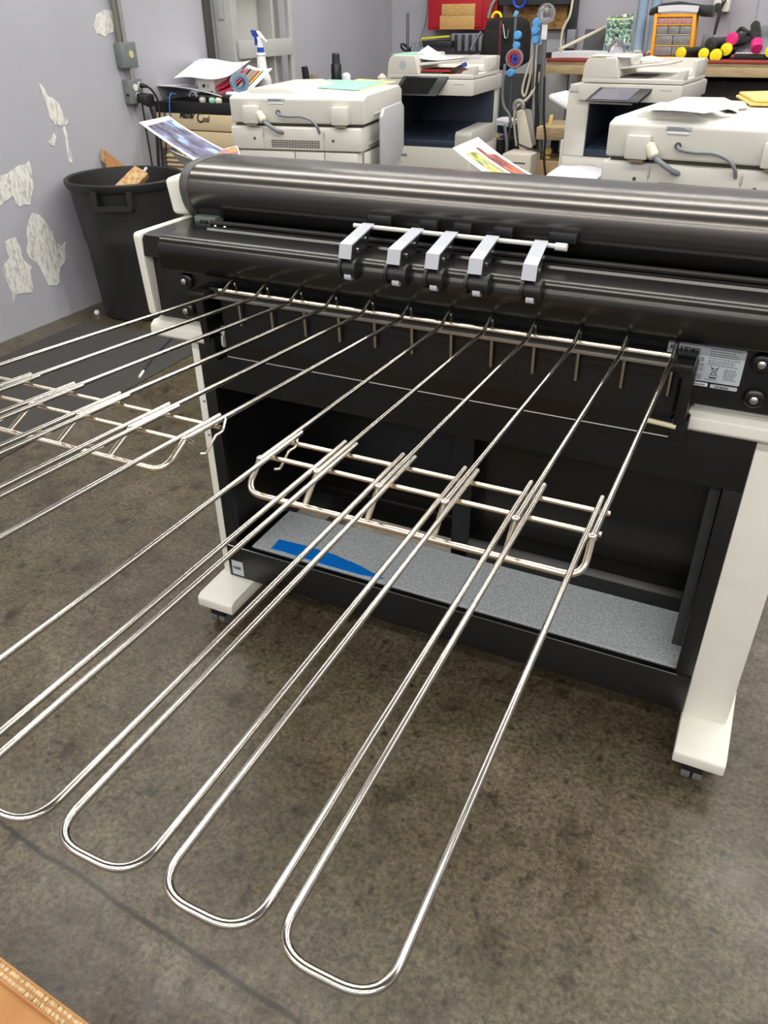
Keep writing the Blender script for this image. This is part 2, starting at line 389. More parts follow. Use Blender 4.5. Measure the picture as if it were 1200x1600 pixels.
# plaster patches on the left wall
def patch(px, parent):
    P = [PX(x, y, WL) for x, y in px]; rnd = random.Random(int(px[0][0] * 7 + px[0][1]))
    pts = [(p.y, p.z) for p in P]
    for lev, amp in ((0, .10), (1, .10), (2, .10), (3, .10)):
        q = []
        for i in range(len(pts)):
            a, b = pts[i], pts[(i + 1) % len(pts)]; dy, dz = b[0] - a[0], b[1] - a[1]
            k = rnd.uniform(-amp, amp); q += [a, ((a[0] + b[0]) / 2 - dz * k, (a[1] + b[1]) / 2 + dy * k)]
        pts = q
    o = MB().prism(pts, 'x', WL - .001, WL + .0025).build('plaster_patch', 'plaster', flat=True)
    o.parent = parent; o.matrix_parent_inverse = M.Translation(-parent.location)
    return o
for pp in ([(146, 40), (150, 22), (163, 15), (177, 19), (177, 50), (163, 57), (150, 52)],
           [(60, 130), (66, 134), (75, 150), (92, 162), (107, 190), (100, 197), (84, 195), (76, 178), (68, 156)],
           [(97, 196), (101, 196), (106, 220), (112, 255), (109, 254), (103, 226)],
           [(75, 222), (82, 215), (84, 208), (88, 214), (85, 228), (80, 227)],
           [(-6, 278), (10, 272), (27, 260), (38, 258), (45, 251), (52, 287), (48, 308), (47, 320), (30, 323), (18, 305), (6, 315), (-6, 326)],
           [(51, 333), (63, 335), (81, 362), (87, 380), (97, 384), (102, 378), (103, 404), (94, 418), (91, 444), (76, 446), (63, 419), (42, 395), (42, 368)],
           [(6, 377), (25, 371), (33, 398), (49, 416), (51, 455), (27, 459), (21, 471), (15, 449), (4, 422), (15, 404)]):
    patch(pp, wall)
for zz, yy, r in ((1.36, 3.35, .006),):
    pass
tag(MB().lathe([(0, 0), (.014, .002), (.016, .012), (.010, .022), (0, .024)], PZ(152, 491, 0), 9).build('paper_scrap', 'paper'), 'tiny crumpled white paper scrap on the floor at the foot of the left wall', 'litter')
# dark rubber mat on the floor
tag(MB().box(-3.26, -2.425, 1.3, 3.02, 0, .006).bevel(.002, 1).build('floor_mat', 'mat_rubber'), 'flat dark grey rubber floor mat between the left wall and the big printer', 'mat')
c_ = thing('cable', 'thin dark blue cable with a pale tip lying on the rubber floor mat', 'cable', PZ(219, 588, 0.0))
MB().tube(spline([PZ(300, 515, .02), PZ(278, 521, .012), PZ(258, 538, .011), PZ(236, 562, .011), PZ(224, 580, .011)], 6), .0045, 8).build('cord', 'cable_navy', c_)
MB().cyl(PZ(224, 580, .011), PZ(218, 589, .011), .0065, 10).build('tip', 'socket_white', c_)
# wall outlet on the left wall
o = thing('wall_outlet', 'grey electrical boxes with twin conduits mounted on the left wall', 'outlet', (WL, 3.86, 1.02))
for (a, b, m_) in ((182, 187, 'conduit_olive'), (190, 195, 'conduit_grey')):
    p0 = PX(b, 68, WL + .03); MB().cyl(V((WL + .03, p0.y, 1.25)), V((WL + .03, p0.y, ZC - .01)), .013, 12).build('conduit', m_, o)
y0, y1 = PX(178, 70, WL).y, PX(208, 66, WL + .07).y
jb = MB().box(WL + .002, WL + .050, 3.79, 3.915, 1.160, 1.282).bevel(.006).build('junction_box', 'plug_grey', o)
MB().cyl((WL + .050, 3.865, 1.225), (WL + .053, 3.865, 1.225), .018, 16).build('sticker', 'brass_sticker', jb)
MB().cyl((WL + .035, 3.862, 1.09), (WL + .035, 3.862, 1.165), .013, 12).build('nipple', 'conduit_grey', o)
rb = MB().box(WL + .002, WL + .045, 3.81, 3.925, .985, 1.105).bevel(.005).build('receptacle_box', 'plug_grey', o)
for yy, zz in ((3.862, 1.065), (3.902, 1.072), (3.872, 1.022)):
    MB().lathe([(0, 0), (.018, 0), (.018, .004), (0, .004)], (WL + .045, yy, zz), 16, 'x').build('socket', 'socket_white', rb)
MB().cyl((WL + .03, 3.81, 1.03), (WL + .03, 3.807, 1.03), .008, 12).build('knockout', 'black_plastic', rb)
pl = thing('power_adapter', 'black plug-in adapter with thick cords hanging from the wall outlet', 'plug', (WL + .11, 3.96, .96))
MB().hexa([V(q) for q in ((WL + .05, 3.85, .995), (WL + .105, 3.87, .965), (WL + .105, 3.94, .965), (WL + .05, 3.91, .995), (WL + .05, 3.85, 1.038), (WL + .105, 3.87, 1.03), (WL + .105, 3.94, 1.03), (WL + .05, 3.91, 1.038))]).bevel(.008).build('adapter_body', 'black_plastic', pl)
MB().tube([(WL + .049, 3.902, 1.072), (WL + .065, 3.905, 1.072), (WL + .085, 3.915, 1.068)], [.014, .012, .008], 12).build('plug', 'black_plastic', pl)
MB().tube(spline([(WL + .085, 3.915, 1.068), (WL + .10, 3.94, 1.04), (WL + .11, 3.96, .98), (WL + .10, 3.955, .85), (WL + .08, 3.93, .5), (WL + .05, 3.90, .1)], 6), .006, 8).build('cord', 'cable_black', pl)
MB().tube(spline([(WL + .09, 3.91, .968), (WL + .10, 3.92, .86), (WL + .09, 3.91, .7), (WL + .07, 3.88, .3), (WL + .05, 3.86, .05)], 6), .009, 8).build('cord', 'cable_black', pl)
MB().tube(spline([(WL + .06, 3.88, .985), (WL + .06, 3.88, .85), (WL + .06, 3.88, .5), (WL + .04, 3.87, .1)], 6), .005, 8).build('cord', 'cable_black', pl)

# ------------------------------------------------------------------ trash bin
bx, by = -3.10, 3.35
bn = thing('trash_bin', 'large round black plastic trash bin in the corner by the left wall', 'bin', (bx, by, 0))
MB().lathe([(0, 0), (.225, 0), (.235, .01), (.252, .38), (.264, .42), (.262, .43), (.285, .66), (.296, .665), (.305, .685), (.305, .70), (.296, .706), (.283, .70), (.276, .66), (.243, .40), (.222, .03), (0, .025)], (bx, by, 0), 48).build('body', 'bin_plastic', bn)
for ang in (-62, 118):
    a = R_(ang); d = V((cos(a), sin(a), 0)); t = V((-sin(a), cos(a), 0)); c = V((bx, by, 0)) + d * .298
    hb = MB()
    for sgn in (-1, 1):
        q = c + t * .085 * sgn
        hb.hexa([q - t * .012 - d * .03 + V((0, 0, .585)), q + t * .012 - d * .03 + V((0, 0, .585)), q + t * .012 + d * .028 + V((0, 0, .60)), q - t * .012 + d * .028 + V((0, 0, .60)),
                 q - t * .012 - d * .015 + V((0, 0, .675)), q + t * .012 - d * .015 + V((0, 0, .675)), q + t * .012 + d * .028 + V((0, 0, .675)), q - t * .012 + d * .028 + V((0, 0, .675))])
    hb.hexa([c - t * .09 + d * .012 + V((0, 0, .59)), c + t * .09 + d * .012 + V((0, 0, .59)), c + t * .09 + d * .032 + V((0, 0, .59)), c - t * .09 + d * .032 + V((0, 0, .59)),
             c - t * .09 + d * .012 + V((0, 0, .612)), c + t * .09 + d * .012 + V((0, 0, .612)), c + t * .09 + d * .032 + V((0, 0, .612)), c - t * .09 + d * .032 + V((0, 0, .612))])
    hb.build('handle', 'bin_plastic', bn)
# offcuts in the bin
def plank(a, b, w, t, up, name, m_, label, cat='wood'):
    a, b, up = V(a), V(b), V(up); d = (b - a).normalized(); s = d.cross(up).normalized(); u = s.cross(d)
    return tag(MB().hexa([a - s * w / 2 - u * t / 2, a + s * w / 2 - u * t / 2, a + s * w / 2 + u * t / 2, a - s * w / 2 + u * t / 2,
                          b - s * w / 2 - u * t / 2, b + s * w / 2 - u * t / 2, b + s * w / 2 + u * t / 2, b - s * w / 2 + u * t / 2]).bevel(.002, 1).build(name, m_), label, cat)
plank(PD(168, 322, 3.96), PD(222, 268, 4.06), .085, .032, (.3, -1, .5), 'wood_offcut', 'wood_scrap', 'pale wood offcut with a yellow mark sticking up inside the trash bin')
g_ = MB().hexa([V(q) for q in ((-3.33, 3.44, .45), (-3.22, 3.56, .45), (-3.225, 3.565, .45), (-3.335, 3.445, .45), PX(163, 236, WL + .035), PX(192, 258, WL + .03), PX(193, 257.5, WL + .026), PX(164, 235, WL + .03))])
cf = thing('cardboard_scrap', 'bent brown cardboard scrap leaning out of the trash bin against the wall', 'cardboard', (-3.2, 3.5, .45))
g_.build('panel', 'card_brown', cf)
MB().slab([PX(157, 232, WL + .012), PX(164, 236, WL + .034), PX(166, 257, WL + .034), PX(158, 250, WL + .012)], .004).build('flap', 'card_edge', cf)
tag(MB().tube([PD(196, 312, 4.10), PD(229, 262, 4.13)], .0075, 10).build('plastic_stick', 'paper_shade'), 'short white plastic stick poking up beside the wood offcut in the bin', 'scrap')

# ------------------------------------------------------------------ wide format printer
PB = thing('wide_format_printer', 'huge black and white wide-format printer on a wheeled stand filling the photo', 'printer', (-.54, 1.36, 0))
XL, XRt = -1.228, .147
def bx_(x0, x1, y0, y1, z0, z1, name, m_, parent=PB, bev=.004, seg=2): return MB().box(x0, x1, y0, y1, z0, z1).bevel(bev, seg).build(name, m_, parent)
# white side panels of the upper body (thin rounded plates)
side = fillet([V((0, 1.78, .83)), V((0, 1.328, .83)), V((0, 1.318, 1.0125)), V((0, 1.78, 1.0125))], .012, 5)
for x0 in (XL, XRt - .02):
    MB().prism([(q.y, q.z) for q in side], 'x', x0, x0 + .02).bevel(.003, 2, 40).build('side_panel', 'cream', PB)
# black body core and deck
bx_(XL + .02, XRt - .02, 1.345, 1.78, .825, 1.0, 'body', 'black_steel', bev=.003)
dk = MB().prism([(1.322, .965), (1.345, .96), (1.345, .995), (1.50, .995), (1.50, 1.010), (1.345, 1.010), (1.330, 1.007), (1.324, 1.0)], 'x', XL + .02, XRt - .02).build('deck', 'black_cover', PB)
MB().box(XL + .02, XRt - .02, 1.50, 1.80, .99, 1.003).build('rear_deck', 'black_steel', PB)
# curved front cover over the deck edge, overhanging the plate
cov = [(1.345, .948), (1.312, .944), (1.306, .950), (1.301, .985), (1.302, .996), (1.307, 1.006), (1.316, 1.0125), (1.330, 1.0145), (1.39, 1.0135), (1.39, 1.0095), (1.345, 1.009)]
MB().prism(cov, 'x', -1.15, XRt - .05).build('front_cover', 'black_cover', PB, sharp=50)
# screws on the plate
for (sx, sz) in ((-1.121, .916), (-1.128, .850), (.035, .915), (.037, .853)):
    sc = MB().lathe([(0, -.009), (.010, -.009), (.016, -.006), (.0185, -.002), (.0185, .002), (0, .002)][::-1], (sx, 1.345, sz), 24, 'y').build('screw_boss', 'black_cover', PB)
    MB().lathe([(0, 0), (.0075, 0), (.0065, -.005), (.003, -.007), (0, -.007)], (sx, 1.337, sz), 16, 'y').build('screw', 'screw', sc)
# data plate and stickers
YL = 1.3445
def sticker(x0, x1, z0, z1, r, name, m_='label_silver', parent=PB, y=YL, t=.0008):
    pts = fillet([V(((x0 + x1) / 2, z0, 0)), V((x1, z0, 0)), V((x1, z1, 0)), V((x0, z1, 0)), V((x0, z0, 0)), V(((x0 + x1) / 2, z0, 0))], r, 4)[:-1]
    return MB().prism([(q.x, q.y) for q in pts], 'y', y - t, y).build(name, m_, parent)
dp = sticker(-.114, .0095, .869, .931, .003, 'data_plate')
UX, UZ = V((1, 0, 0)), V((0, 0, 1)); YT = YL - .001
tx = MB(); tx.text('KIP', .0095, (-.110, YT, .9185), UX, UZ, bold=.0003); tx.text('KIP2400', .0095, (-.094, YT, .9185), UX, UZ, bold=.0003)
tx.text('CE', .0085, (-.063, YT, .9045), UX, UZ)
tx.build('lettering', 'ink', dp, flat=True, recalc=False)
tl = MB()
def bars(mb, x0, x1, z0, z1, n, t=.0012, y=YT, rag=.2):
    for i in range(n):
        z = z1 - (z1 - z0) * i / max(n - 1, 1); w = (x1 - x0) * (1 - random.uniform(0, rag))
        x = x0
        while x < x0 + w:
            l = min(random.uniform(.002, .006), x0 + w - x); mb.slab([(x, y, z), (x + l, y, z), (x + l, y, z + t), (x, y, z + t)], .0003); x += l + .001
bars(tl, -.094, -.062, .914, .914, 1); bars(tl, -.046, .004, .910, .926, 5); bars(tl, -.046, .002, .899, .906, 3); bars(tl, -.018, .003, .876, .894, 8, .001)
bars(tl, -.064, -.050, .896, .899, 2); bars(tl, -.064, -.050, .888, .891, 2); bars(tl, -.066, -.050, .873, .880, 4, .001); bars(tl, -.046, -.022, .8735, .8735, 1, .001)
tl.build('small_print', 'ink_soft', dp, flat=True)
bn_ = MB(); a_ = .0006   # crossed-out wheeled bin sign and its bar
def line_(mb, p, q, w=.0009):
    p, q = V((p[0], YT, p[1])), V((q[0], YT, q[1])); d = (q - p).normalized(); s = V((-d.z, 0, d.x)) * w / 2; mb.slab([p - s, q - s, q + s, p + s], .0003)
for p, q in (((-.038, .894), (-.0365, .882)), ((-.029, .894), (-.0305, .882)), ((-.039, .894), (-.028, .894)), ((-.0365, .882), (-.0305, .882)), ((-.040, .897), (-.027, .880)), ((-.027, .897), (-.040, .880))): line_(bn_, p, q)
line_(bn_, (-.040, .8775), (-.028, .8775), .0022); bn_.build('disposal_sign', 'ink', dp, flat=True)
s1 = sticker(-.080, -.039, .860, .8665, .002, 'serial_sticker', 'paper'); MB().text('WNG27R02A200', .0048, (-.0785, YT, .8615), UX, UZ, bold=.0001).build('lettering', 'ink_soft', s1, flat=True, recalc=False)
s2 = sticker(-.035, .008, .8595, .866, .002, 'date_sticker'); MB().text('20180903', .0055, (-.0275, YT, .8607), UX, UZ, bold=.0001).build('lettering', 'ink', s2, flat=True, recalc=False)
# the long rounded top cover and its end cap
prof = [(1.62, 1.004), (1.525, 1.006), (1.500, 1.012), (1.482, 1.026), (1.470, 1.045), (1.464, 1.064), (1.463, 1.083), (1.469, 1.100), (1.482, 1.113), (1.502, 1.122), (1.53, 1.1275), (1.564, 1.129), (1.61, 1.128), (1.66, 1.122), (1.71, 1.108), (1.75, 1.086), (1.775, 1.055), (1.785, 1.02), (1.785, 1.004)]
def resample(pr, k): return [(q.x, q.y) for q in spline([V((a, b, 0)) for a, b in pr], k)]
prf = resample(prof, 4)
MB().prism(prf, 'x', -1.180, XRt - .04).build('top_cover', 'roller_cover', PB, sharp=50)
cprof = [(y + (y - 1.6) * .015, z + (z - 1.07) * .03) for y, z in prf]
MB().prism(cprof, 'x', -1.203, -1.180).bevel(.003, 2, 50).build('end_cap', 'cap_grey', PB)
MB().prism(cprof, 'x', XRt - .04, XRt - .015).bevel(.003, 2, 50).build('end_cap', 'cap_grey', PB)
MB().hexa([V(q) for q in ((-1.243, 1.475, 1.016), (-1.20, 1.50, 1.016), (-1.20, 1.70, 1.016), (-1.243, 1.70, 1.016), (-1.255, 1.475, 1.094), (-1.20, 1.495, 1.100), (-1.20, 1.70, 1.108), (-1.255, 1.70, 1.108))]).bevel(.01, 3).build('corner_block', 'cream', PB)
MB().hexa([V(q) for q in ((XRt - .016, 1.50, 1.016), (XRt + .02, 1.475, 1.016), (XRt + .02, 1.70, 1.016), (XRt - .016, 1.70, 1.016), (XRt - .016, 1.495, 1.10), (XRt + .03, 1.475, 1.094), (XRt + .03, 1.70, 1.108), (XRt - .016, 1.70, 1.108))]).bevel(.01, 3).build('corner_block', 'cream', PB)
# hinge block under the left end, slot rails along the exit
hg = bx_(-1.178, -1.120, 1.468, 1.50, 1.004, 1.022, 'hinge_block', 'plug_grey', bev=.002)
bx_(-1.160, -1.140, 1.462, 1.49, 1.002, 1.014, 'hinge_gap', 'black_plastic', parent=hg, bev=.001)
MB().cyl((-1.12, 1.452, 1.015), (XRt - .06, 1.452, 1.015), .0055, 10).build('exit_roller', 'roller_cover', PB)
MB().prism([(1.405, 1.0085), (1.412, 1.014), (1.428, 1.014), (1.432, 1.0085)], 'x', -1.10, XRt - .06).build('exit_rail', 'black_cover', PB)
MB().prism([(1.380, 1.0095), (1.383, 1.0125), (1.393, 1.0125), (1.396, 1.0095)], 'x', -1.10, XRt - .06).build('exit_rail', 'black_cover', PB)
for sx in (-1.10, -1.075): MB().lathe([(0, 0), (.004, 0), (.003, .003), (0, .003)], (sx, 1.44, 1.011), 10).build('exit_screw', 'screw', PB)
# rod with its five paper guide arms
MB().cyl(PY(553, 352, 1.425), PY(872, 385, 1.425), .0042, 10).build('guide_rod', 'socket_white', PB)
MB().cyl(PY(868, 385, 1.425), PY(886, 387, 1.425), .007, 12).build('rod_knob', 'socket_white', PB)
for i, (xt, xf, wide) in enumerate(((576, 540, 0), (653, 616, 1), (706, 676, 0), (770, 744, 1), (846, 829, 0))):
    ytop = 351 + (xt - 576) * .102; yfr = 381 + (xf - 540) * .112
    A = PY(xt, ytop, 1.43); B = PY(xf, yfr, 1.298)
    zB = 1.043; zA = 1.052; xa, xb = A.x, B.x; w = .0125
    arm_p = [(xa, 1.43, zA), (xb, 1.298, zB), (xb, 1.291, 1.018)]
    mb = MB()
    for (p0, p1) in ((arm_p[0], arm_p[1]), (arm_p[1], arm_p[2])):
        p0, p1 = V(p0), V(p1); n_ = V((0, .0, -.003)) if p0.y - p1.y > .02 else V((0, .003, 0))
        mb.hexa([p0 - V((w, 0, 0)), p0 + V((w, 0, 0)), p0 + V((w, 0, 0)) + n_, p0 - V((w, 0, 0)) + n_, p1 - V((w, 0, 0)), p1 + V((w, 0, 0)), p1 + V((w, 0, 0)) + n_, p1 - V((w, 0, 0)) + n_])
    arm = mb.build('guide_arm', 'arm_grey', PB)
    # dark side plates hanging below the arm
    for sg in (-1, 1):
        MB().slab([V((xa + sg * .010, 1.425, zA - .002)), V((xb + sg * .010, 1.301, zB - .002)), V((xb + sg * .010, 1.295, 1.012)), V((xb + sg * .010, 1.33, 1.0)), V((xa + sg * .010, 1.40, 1.022))], .002).build('side_plate', 'black_plastic', arm)
    for (fy, fz) in ((1.33, 1.026), (1.375, 1.036)):
        u = (fy - 1.298) / .132; xx = xb + (xa - xb) * u + .012
        MB().lathe([(0, 0), (.0042, 0), (.0042, .002), (.002, .0035), (0, .0035)], (xx - .001, fy, fz), 10, 'x').build('screw', 'screw', arm)
    # roller clip hugging the curved edge
    rc = V((xb + .006, 1.300, 1.000)); hw = .015 if not wide else .019
    MB().cyl(rc + V((-hw, 0, 0)), rc + V((hw, 0, 0)), .0145, 20).build('roller', 'black_plastic', arm)
    for sg in (-1, 1):
        MB().cyl(rc + V((sg * hw - .003, 0, 0)), rc + V((sg * hw + .003, 0, 0)), .0185, 20).build('roller_flange', 'black_plastic', arm)
    MB().cyl(rc + V((-.007, -.004, -.014)), rc + V((.007, -.004, -.014)), .0075, 16).build('roller_pad', 'arm_grey', arm)
    # dark tab on the long cover behind the arm
    tw = .018 if i in (1, 2, 3) else .026; off = .0 if i != 4 else .02; tab_x = A.x + .012 + off
    MB().box(tab_x - tw, tab_x + tw, 1.452, 1.478, 1.044, 1.062).bevel(.002).build('tab', 'black_plastic', PB)
# lower ledges (white shoulder of the stand) left and right
for (x0, x1) in ((-1.235, -1.035), (-.060, .155)):
    pr = fillet([V((1.40, .812, 0)), V((1.345, .8145, 0)), V((1.331, .806, 0)), V((1.329, .786, 0)), V((1.336, .779, 0)), V((1.40, .779, 0))], .006, 4)
    MB().prism([(q.x, q.y) for q in pr], 'x', x0, x1).bevel(.002, 1, 50).build('ledge', 'cream', PB)
    MB().box(x0 + .006, x1 - .006, 1.3605, 1.40, .811, .827).build('ledge_riser', 'copier_grey', PB)
# hanger rail for the wire racks, with end brackets and back plate
MB().cyl((-1.00, 1.296, .9225), (-.102, 1.296, .9225), .0042, 12).build('hanger_rail', 'warm_chrome', PB)
MB().box(-1.03, -.10, 1.3015, 1.3045, .904, .9235).build('hanger_backing', 'dark_metal', PB)
MB().box(-1.03, -.10, 1.2785, 1.2865, .9085, .9145).bevel(.001, 1).build('hanger_channel', 'steel', PB)
MB().box(-1.02, -.085, 1.322, 1.334, .80, .915).build('hanger_plate', 'black_steel', PB)
MB().hexa([V(q) for q in ((-1.02, 1.324, .765), (-.08, 1.324, .765), (-.08, 1.330, .765), (-1.02, 1.330, .765), (-1.02, 1.322, .80), (-.08, 1.322, .80), (-.08, 1.330, .80), (-1.02, 1.330, .80))]).build('hanger_skirt', 'black_cover', PB)
MB().tube([(-1.02, 1.324, .7655), (-.08, 1.324, .7655)], .0016, 8).build('skirt_edge', 'steel', PB)
for x0, x1 in ((-1.062, -1.02), (-.10, -.062)):
    br = MB().box(x0, x1, 1.268, 1.345, .905, .921).bevel(.004).build('bracket', 'black_cover', PB)
    xx0 = x0 if x0 < -.5 else x0 + .022; MB().prism([(1.345, .80), (1.30, .80), (1.296, .83), (1.29, .906), (1.345, .906)], 'x', xx0, xx0 + .018).bevel(.002).build('gusset', 'black_steel', br)
    MB().prism([(1.345, .755), (1.315, .755), (1.305, .765), (1.303, .81), (1.345, .81)], 'x', xx0 - .004, xx0 + .024).bevel(.002).build('lower_gusset', 'black_steel', br)
MB().cyl(PY(1010, 656, 1.303), PY(1056, 667, 1.303), .0045, 10).build('cable_sleeve', 'cream_wire', PB)
# stand
SL, SR, SF = -1.131, .060, 1.363
MB().box(SL - .021, SL, SF, 1.80, .09, .785).bevel(.003).build('stand_leg', 'cream', PB)
MB().prism([(SF, .09), (SF, .785), (1.80, .785), (1.80, .09)], 'x', SR, SR + .09).bevel(.004).build('stand_leg', 'cream', PB)
for x0, x1 in ((-1.165, -1.055), (.060, .163)):
    ft = MB().prism([(1.252, .064), (1.252, .092), (1.266, .100), (SF, .103), (1.80, .103), (1.95, .092), (1.95, .064)], 'x', x0, x1).bevel(.004).build('stand_foot', 'cream', PB)
    for yy in (1.283, 1.90):
        xm = (x0 + x1) / 2 - .006
        ca = MB().hexa([V(q) for q in ((xm - .022, yy - .018, .034), (xm + .022, yy - .018, .034), (xm + .022, yy + .022, .034), (xm - .022, yy + .022, .034), (xm - .02, yy - .02, .064), (xm + .02, yy - .02, .064), (xm + .02, yy + .02, .064), (xm - .02, yy + .02, .064))]).bevel(.003).build('caster', 'black_plastic', ft)
        for sg in (-1, 1):
            MB().cyl((xm + sg * .012 - .009, yy + .006, .025), (xm + sg * .012 + .009, yy + .006, .025), .025, 22).build('wheel', 'smoke_wheel', PB)
# black cabinet between the legs
MB().box(SL, SR, SF, SF + .025, .663, .785).bevel(.002).build('cabinet_header', 'black_steel', PB)
MB().box(SL, SL + .032, SF, SF + .025, .106, .663).bevel(.002).build('cabinet_stile', 'black_steel', PB)
MB().box(SR - .034, SR, SF, SF + .025, .106, .663).bevel(.002).build('cabinet_stile', 'black_steel', PB)
cf_ = MB().box(SL, SR, SF - .004, SF + .014, .104, .205).bevel(.002).build('cabinet_kickboard', 'black_steel', PB)
MB().tube([(SL + .005, SF - .004, .2055), (SR - .03, SF - .004, .2055)], .0014, 8).build('kickboard_edge', 'steel', cf_)  # thin steel line laid on the black lip to draw its highlight
MB().tube([(SL + .03, SF - .002, .1045), (SR - .005, SF - .002, .1045)], .0012, 8).build('kickboard_edge', 'steel', cf_)
ss = sticker(SL + .011, SL + .047, .112, .158, .002, 'stand_sticker', y=SF - .004); MB().text('10580', .0125, (SL + .0135, SF - .0052, .131), UX, UZ, sx=.82, bold=.0004).build('lettering', 'ink', ss, flat=True, recalc=False)
MB().box(SL, SL + .004, SF + .025, 1.80, .106, .785).build('cabinet_side', 'black_steel', PB)
MB().box(SR - .004, SR, SF + .025, 1.80, .106, .785).build('cabinet_side', 'black_steel', PB)
MB().box(SL, SR, SF + .025, 1.80, .77, .785).build('cabinet_top', 'black_steel', PB)
tr = MB().box(SL, SR, SF + .014, 1.60, .106, .180).build('cabinet_floor', 'black_steel', PB)
# grey speckled shelf sheet
MB().hexa([V(q) for q in ((SL + .06, 1.392, .181), (SR - .03, 1.392, .181), (SR - .03, 1.585, .181), (SL + .06, 1.585, .181), (SL + .06, 1.392, .197), (SR - .03, 1.392, .197), (SR - .03, 1.585, .197), (SL + .06, 1.585, .197))]).bevel(.001, 1).build('shelf_sheet', 'speckle_grey', PB)
# back of the cabinet: pillar, right hand equipment box, upper apron and cross bar
zop = PY(700, 840, 1.76).z; xop = PY(580, 825, 1.76).x
MB().box(SL + .004, SL + .56, 1.76, 1.785, zop, .77).build('back_panel', 'black_steel', PB)
MB().box(SL + .004, xop, 1.76, 1.785, .106, zop).build('back_panel', 'black_steel', PB)
q0, q1 = PY(500, 788, 1.70), PY(745, 833, 1.70)
MB().box(q0.x, SL + .56, 1.70, 1.758, q1.z, PY(745, 815, 1.70).z).bevel(.004).build('cross_bar', 'black_cover', PB)
MB().box(SL + .55, SL + .60, 1.60, 1.785, .106, .77).bevel(.003).build('pillar', 'black_steel', PB)
eq = MB().box(SL + .60, SR - .004, 1.66, 1.79, .106, .77).build('equipment_box', 'black_cover', PB)
MB().prism([(1.585, .18), (1.585, .235), (1.60, .25), (1.66, .25), (1.66, .18)], 'x', SL + .60, SR - .034).bevel(.002).build('equipment_sill', 'black_steel', PB)
MB().prism([(1.40, .25), (1.66, .25), (1.66, .66), (1.56, .66)], 'x', SR - .055, SR - .034).build('equipment_cheek', 'black_steel', PB)
MB().box(SL + .004, SR - .004, 1.74, 1.755, .60, .77).build('back_apron', 'black_steel', PB)
for q in ((416, 766), (1, 1),):
    if q[0] > 10:
        p = PY(q[0], q[1], SF + .35); MB().lathe([(0, 0), (.004, 0), (.003, -.002), (0, -.002)], (p.x, 1.76, .37), 10, 'y').build('back_screw', 'screw', PB)
for zz in (.62, .53): MB().lathe([(0, 0), (.0035, 0), (.0025, -.002), (0, -.002)], (SL - .006, SF, zz), 10, 'y').build('leg_screw', 'steel', PB)
# paper output guides at the rear
MB().box(-1.22, XRt - .03, 1.785, 2.14, .955, .967).bevel(.003).build('rear_tray', 'tray_grey', PB)
def curl(A, B, C_, D, E_, F_):   # quadratic along u (A->C->E, B->D->F), straight along v
    A, B, C_, D, E_, F_ = map(V, (A, B, C_, D, E_, F_))
    def fn(u, v):
        l = [(1 - u) * (1 - 2 * u), 4 * u * (1 - u), u * (2 * u - 1)]
        p = A * l[0] + C_ * l[1] + E_ * l[2]; q = B * l[0] + D * l[1] + F_ * l[2]; return p * (1 - v) + q * v
    return fn
f1 = curl(PY(217, 191, 1.80), PY(264, 181, 2.08), PY(305, 251, 1.81), PY(341, 229, 2.06), (-1.22, 1.82, .990), (-1.25, 2.05, .990))
f2 = curl(PY(707, 231, 1.80), PY(747, 214, 2.08), PY(761, 273, 1.81), PY(843, 279, 2.06), (-.43, 1.82, .990), (-.33, 2.05, .978))
for fn in (f1, f2):
    MB().grid(lambda u, v, fn=fn: fn(.10 + .9 * u, .25 + .6 * v) + V((0, 0, -.012)), 14, 3, .004).build('paper_guide', 'copier_grey', PB)
MB().hexa([PD(262, 232, 2.75), PD(276, 240, 2.62), PD(276, 240, 2.63), PD(262, 232, 2.76), PD(285, 258, 2.72), PD(305, 252, 2.6), PD(305, 252, 2.61), PD(285, 258, 2.73)]).build('guide_tail', 'copier_grey', PB)

def sheet_thing(name, label, fn, nu=16, nv=6, t=.0006, m_='paper', cat='paper', group=None, pics=()):
    if not pics:
        return tag(MB().grid(fn, nu, nv, t).build(name, m_, sharp=80), label, cat, group)
    r = thing(name, label, cat, fn(.5, .5), 0, group)
    MB().grid(fn, nu, nv, t).build('sheet', m_, r, sharp=80)
    for pm, u0, u1, v0, v1 in pics:
        def g(u, v):
            U, W = u0 + (u1 - u0) * u, v0 + (v1 - v0) * v; e = 1e-3
            n = (fn(U + e, W) - fn(U, W)).cross(fn(U, W + e) - fn(U, W)).normalized()
            return fn(U, W) + n * .0009
        MB().grid(g, nu, nv, .0004).build('picture', pm, r, sharp=80)
    return r
def up(fn):      # make sure the grid normal points up
    a = fn(.5, .5); n = (fn(.51, .5) - a).cross(fn(.5, .51) - a)
    return fn if n.z > 0 else (lambda u, v: fn(u, 1 - v))
sheet_thing('photo_print', 'curled sheet with a bluish purple photograph rising behind the left end of the printer', up(f1), pics=(('photo_blue', .06, .97, .08, .92),), cat='print')
g2 = up(f2); flip = g2 is not f2
def vv(a, b): return (1 - b, 1 - a) if flip else (a, b)
sheet_thing('photo_print', 'curled white sheet with a food picture rising behind the middle of the printer', g2, pics=(('photo_food', .20, .56) + vv(.55, .88), ('photo_salad', .16, .56) + vv(.16, .46), ('photo_food', .10, .2) + vv(.56, .66)), cat='print')
f3 = curl(PY(318, 252, 1.80), PY(338, 236, 2.09), PY(345, 247, 1.80), PY(356, 231, 2.09), PY(377, 246, 1.80), PY(371, 228, 2.09))
zlo = min(f3(a / 4, b / 4).z for a in range(5) for b in range(5)) - .006
xlo, xhi = f3(.5, 0).x - .06, f3(1, 1).x + .10
MB().box(xlo, xhi, 1.80, 2.10, .967, zlo).bevel(.004).build('rear_step', 'cable_grey', PB)
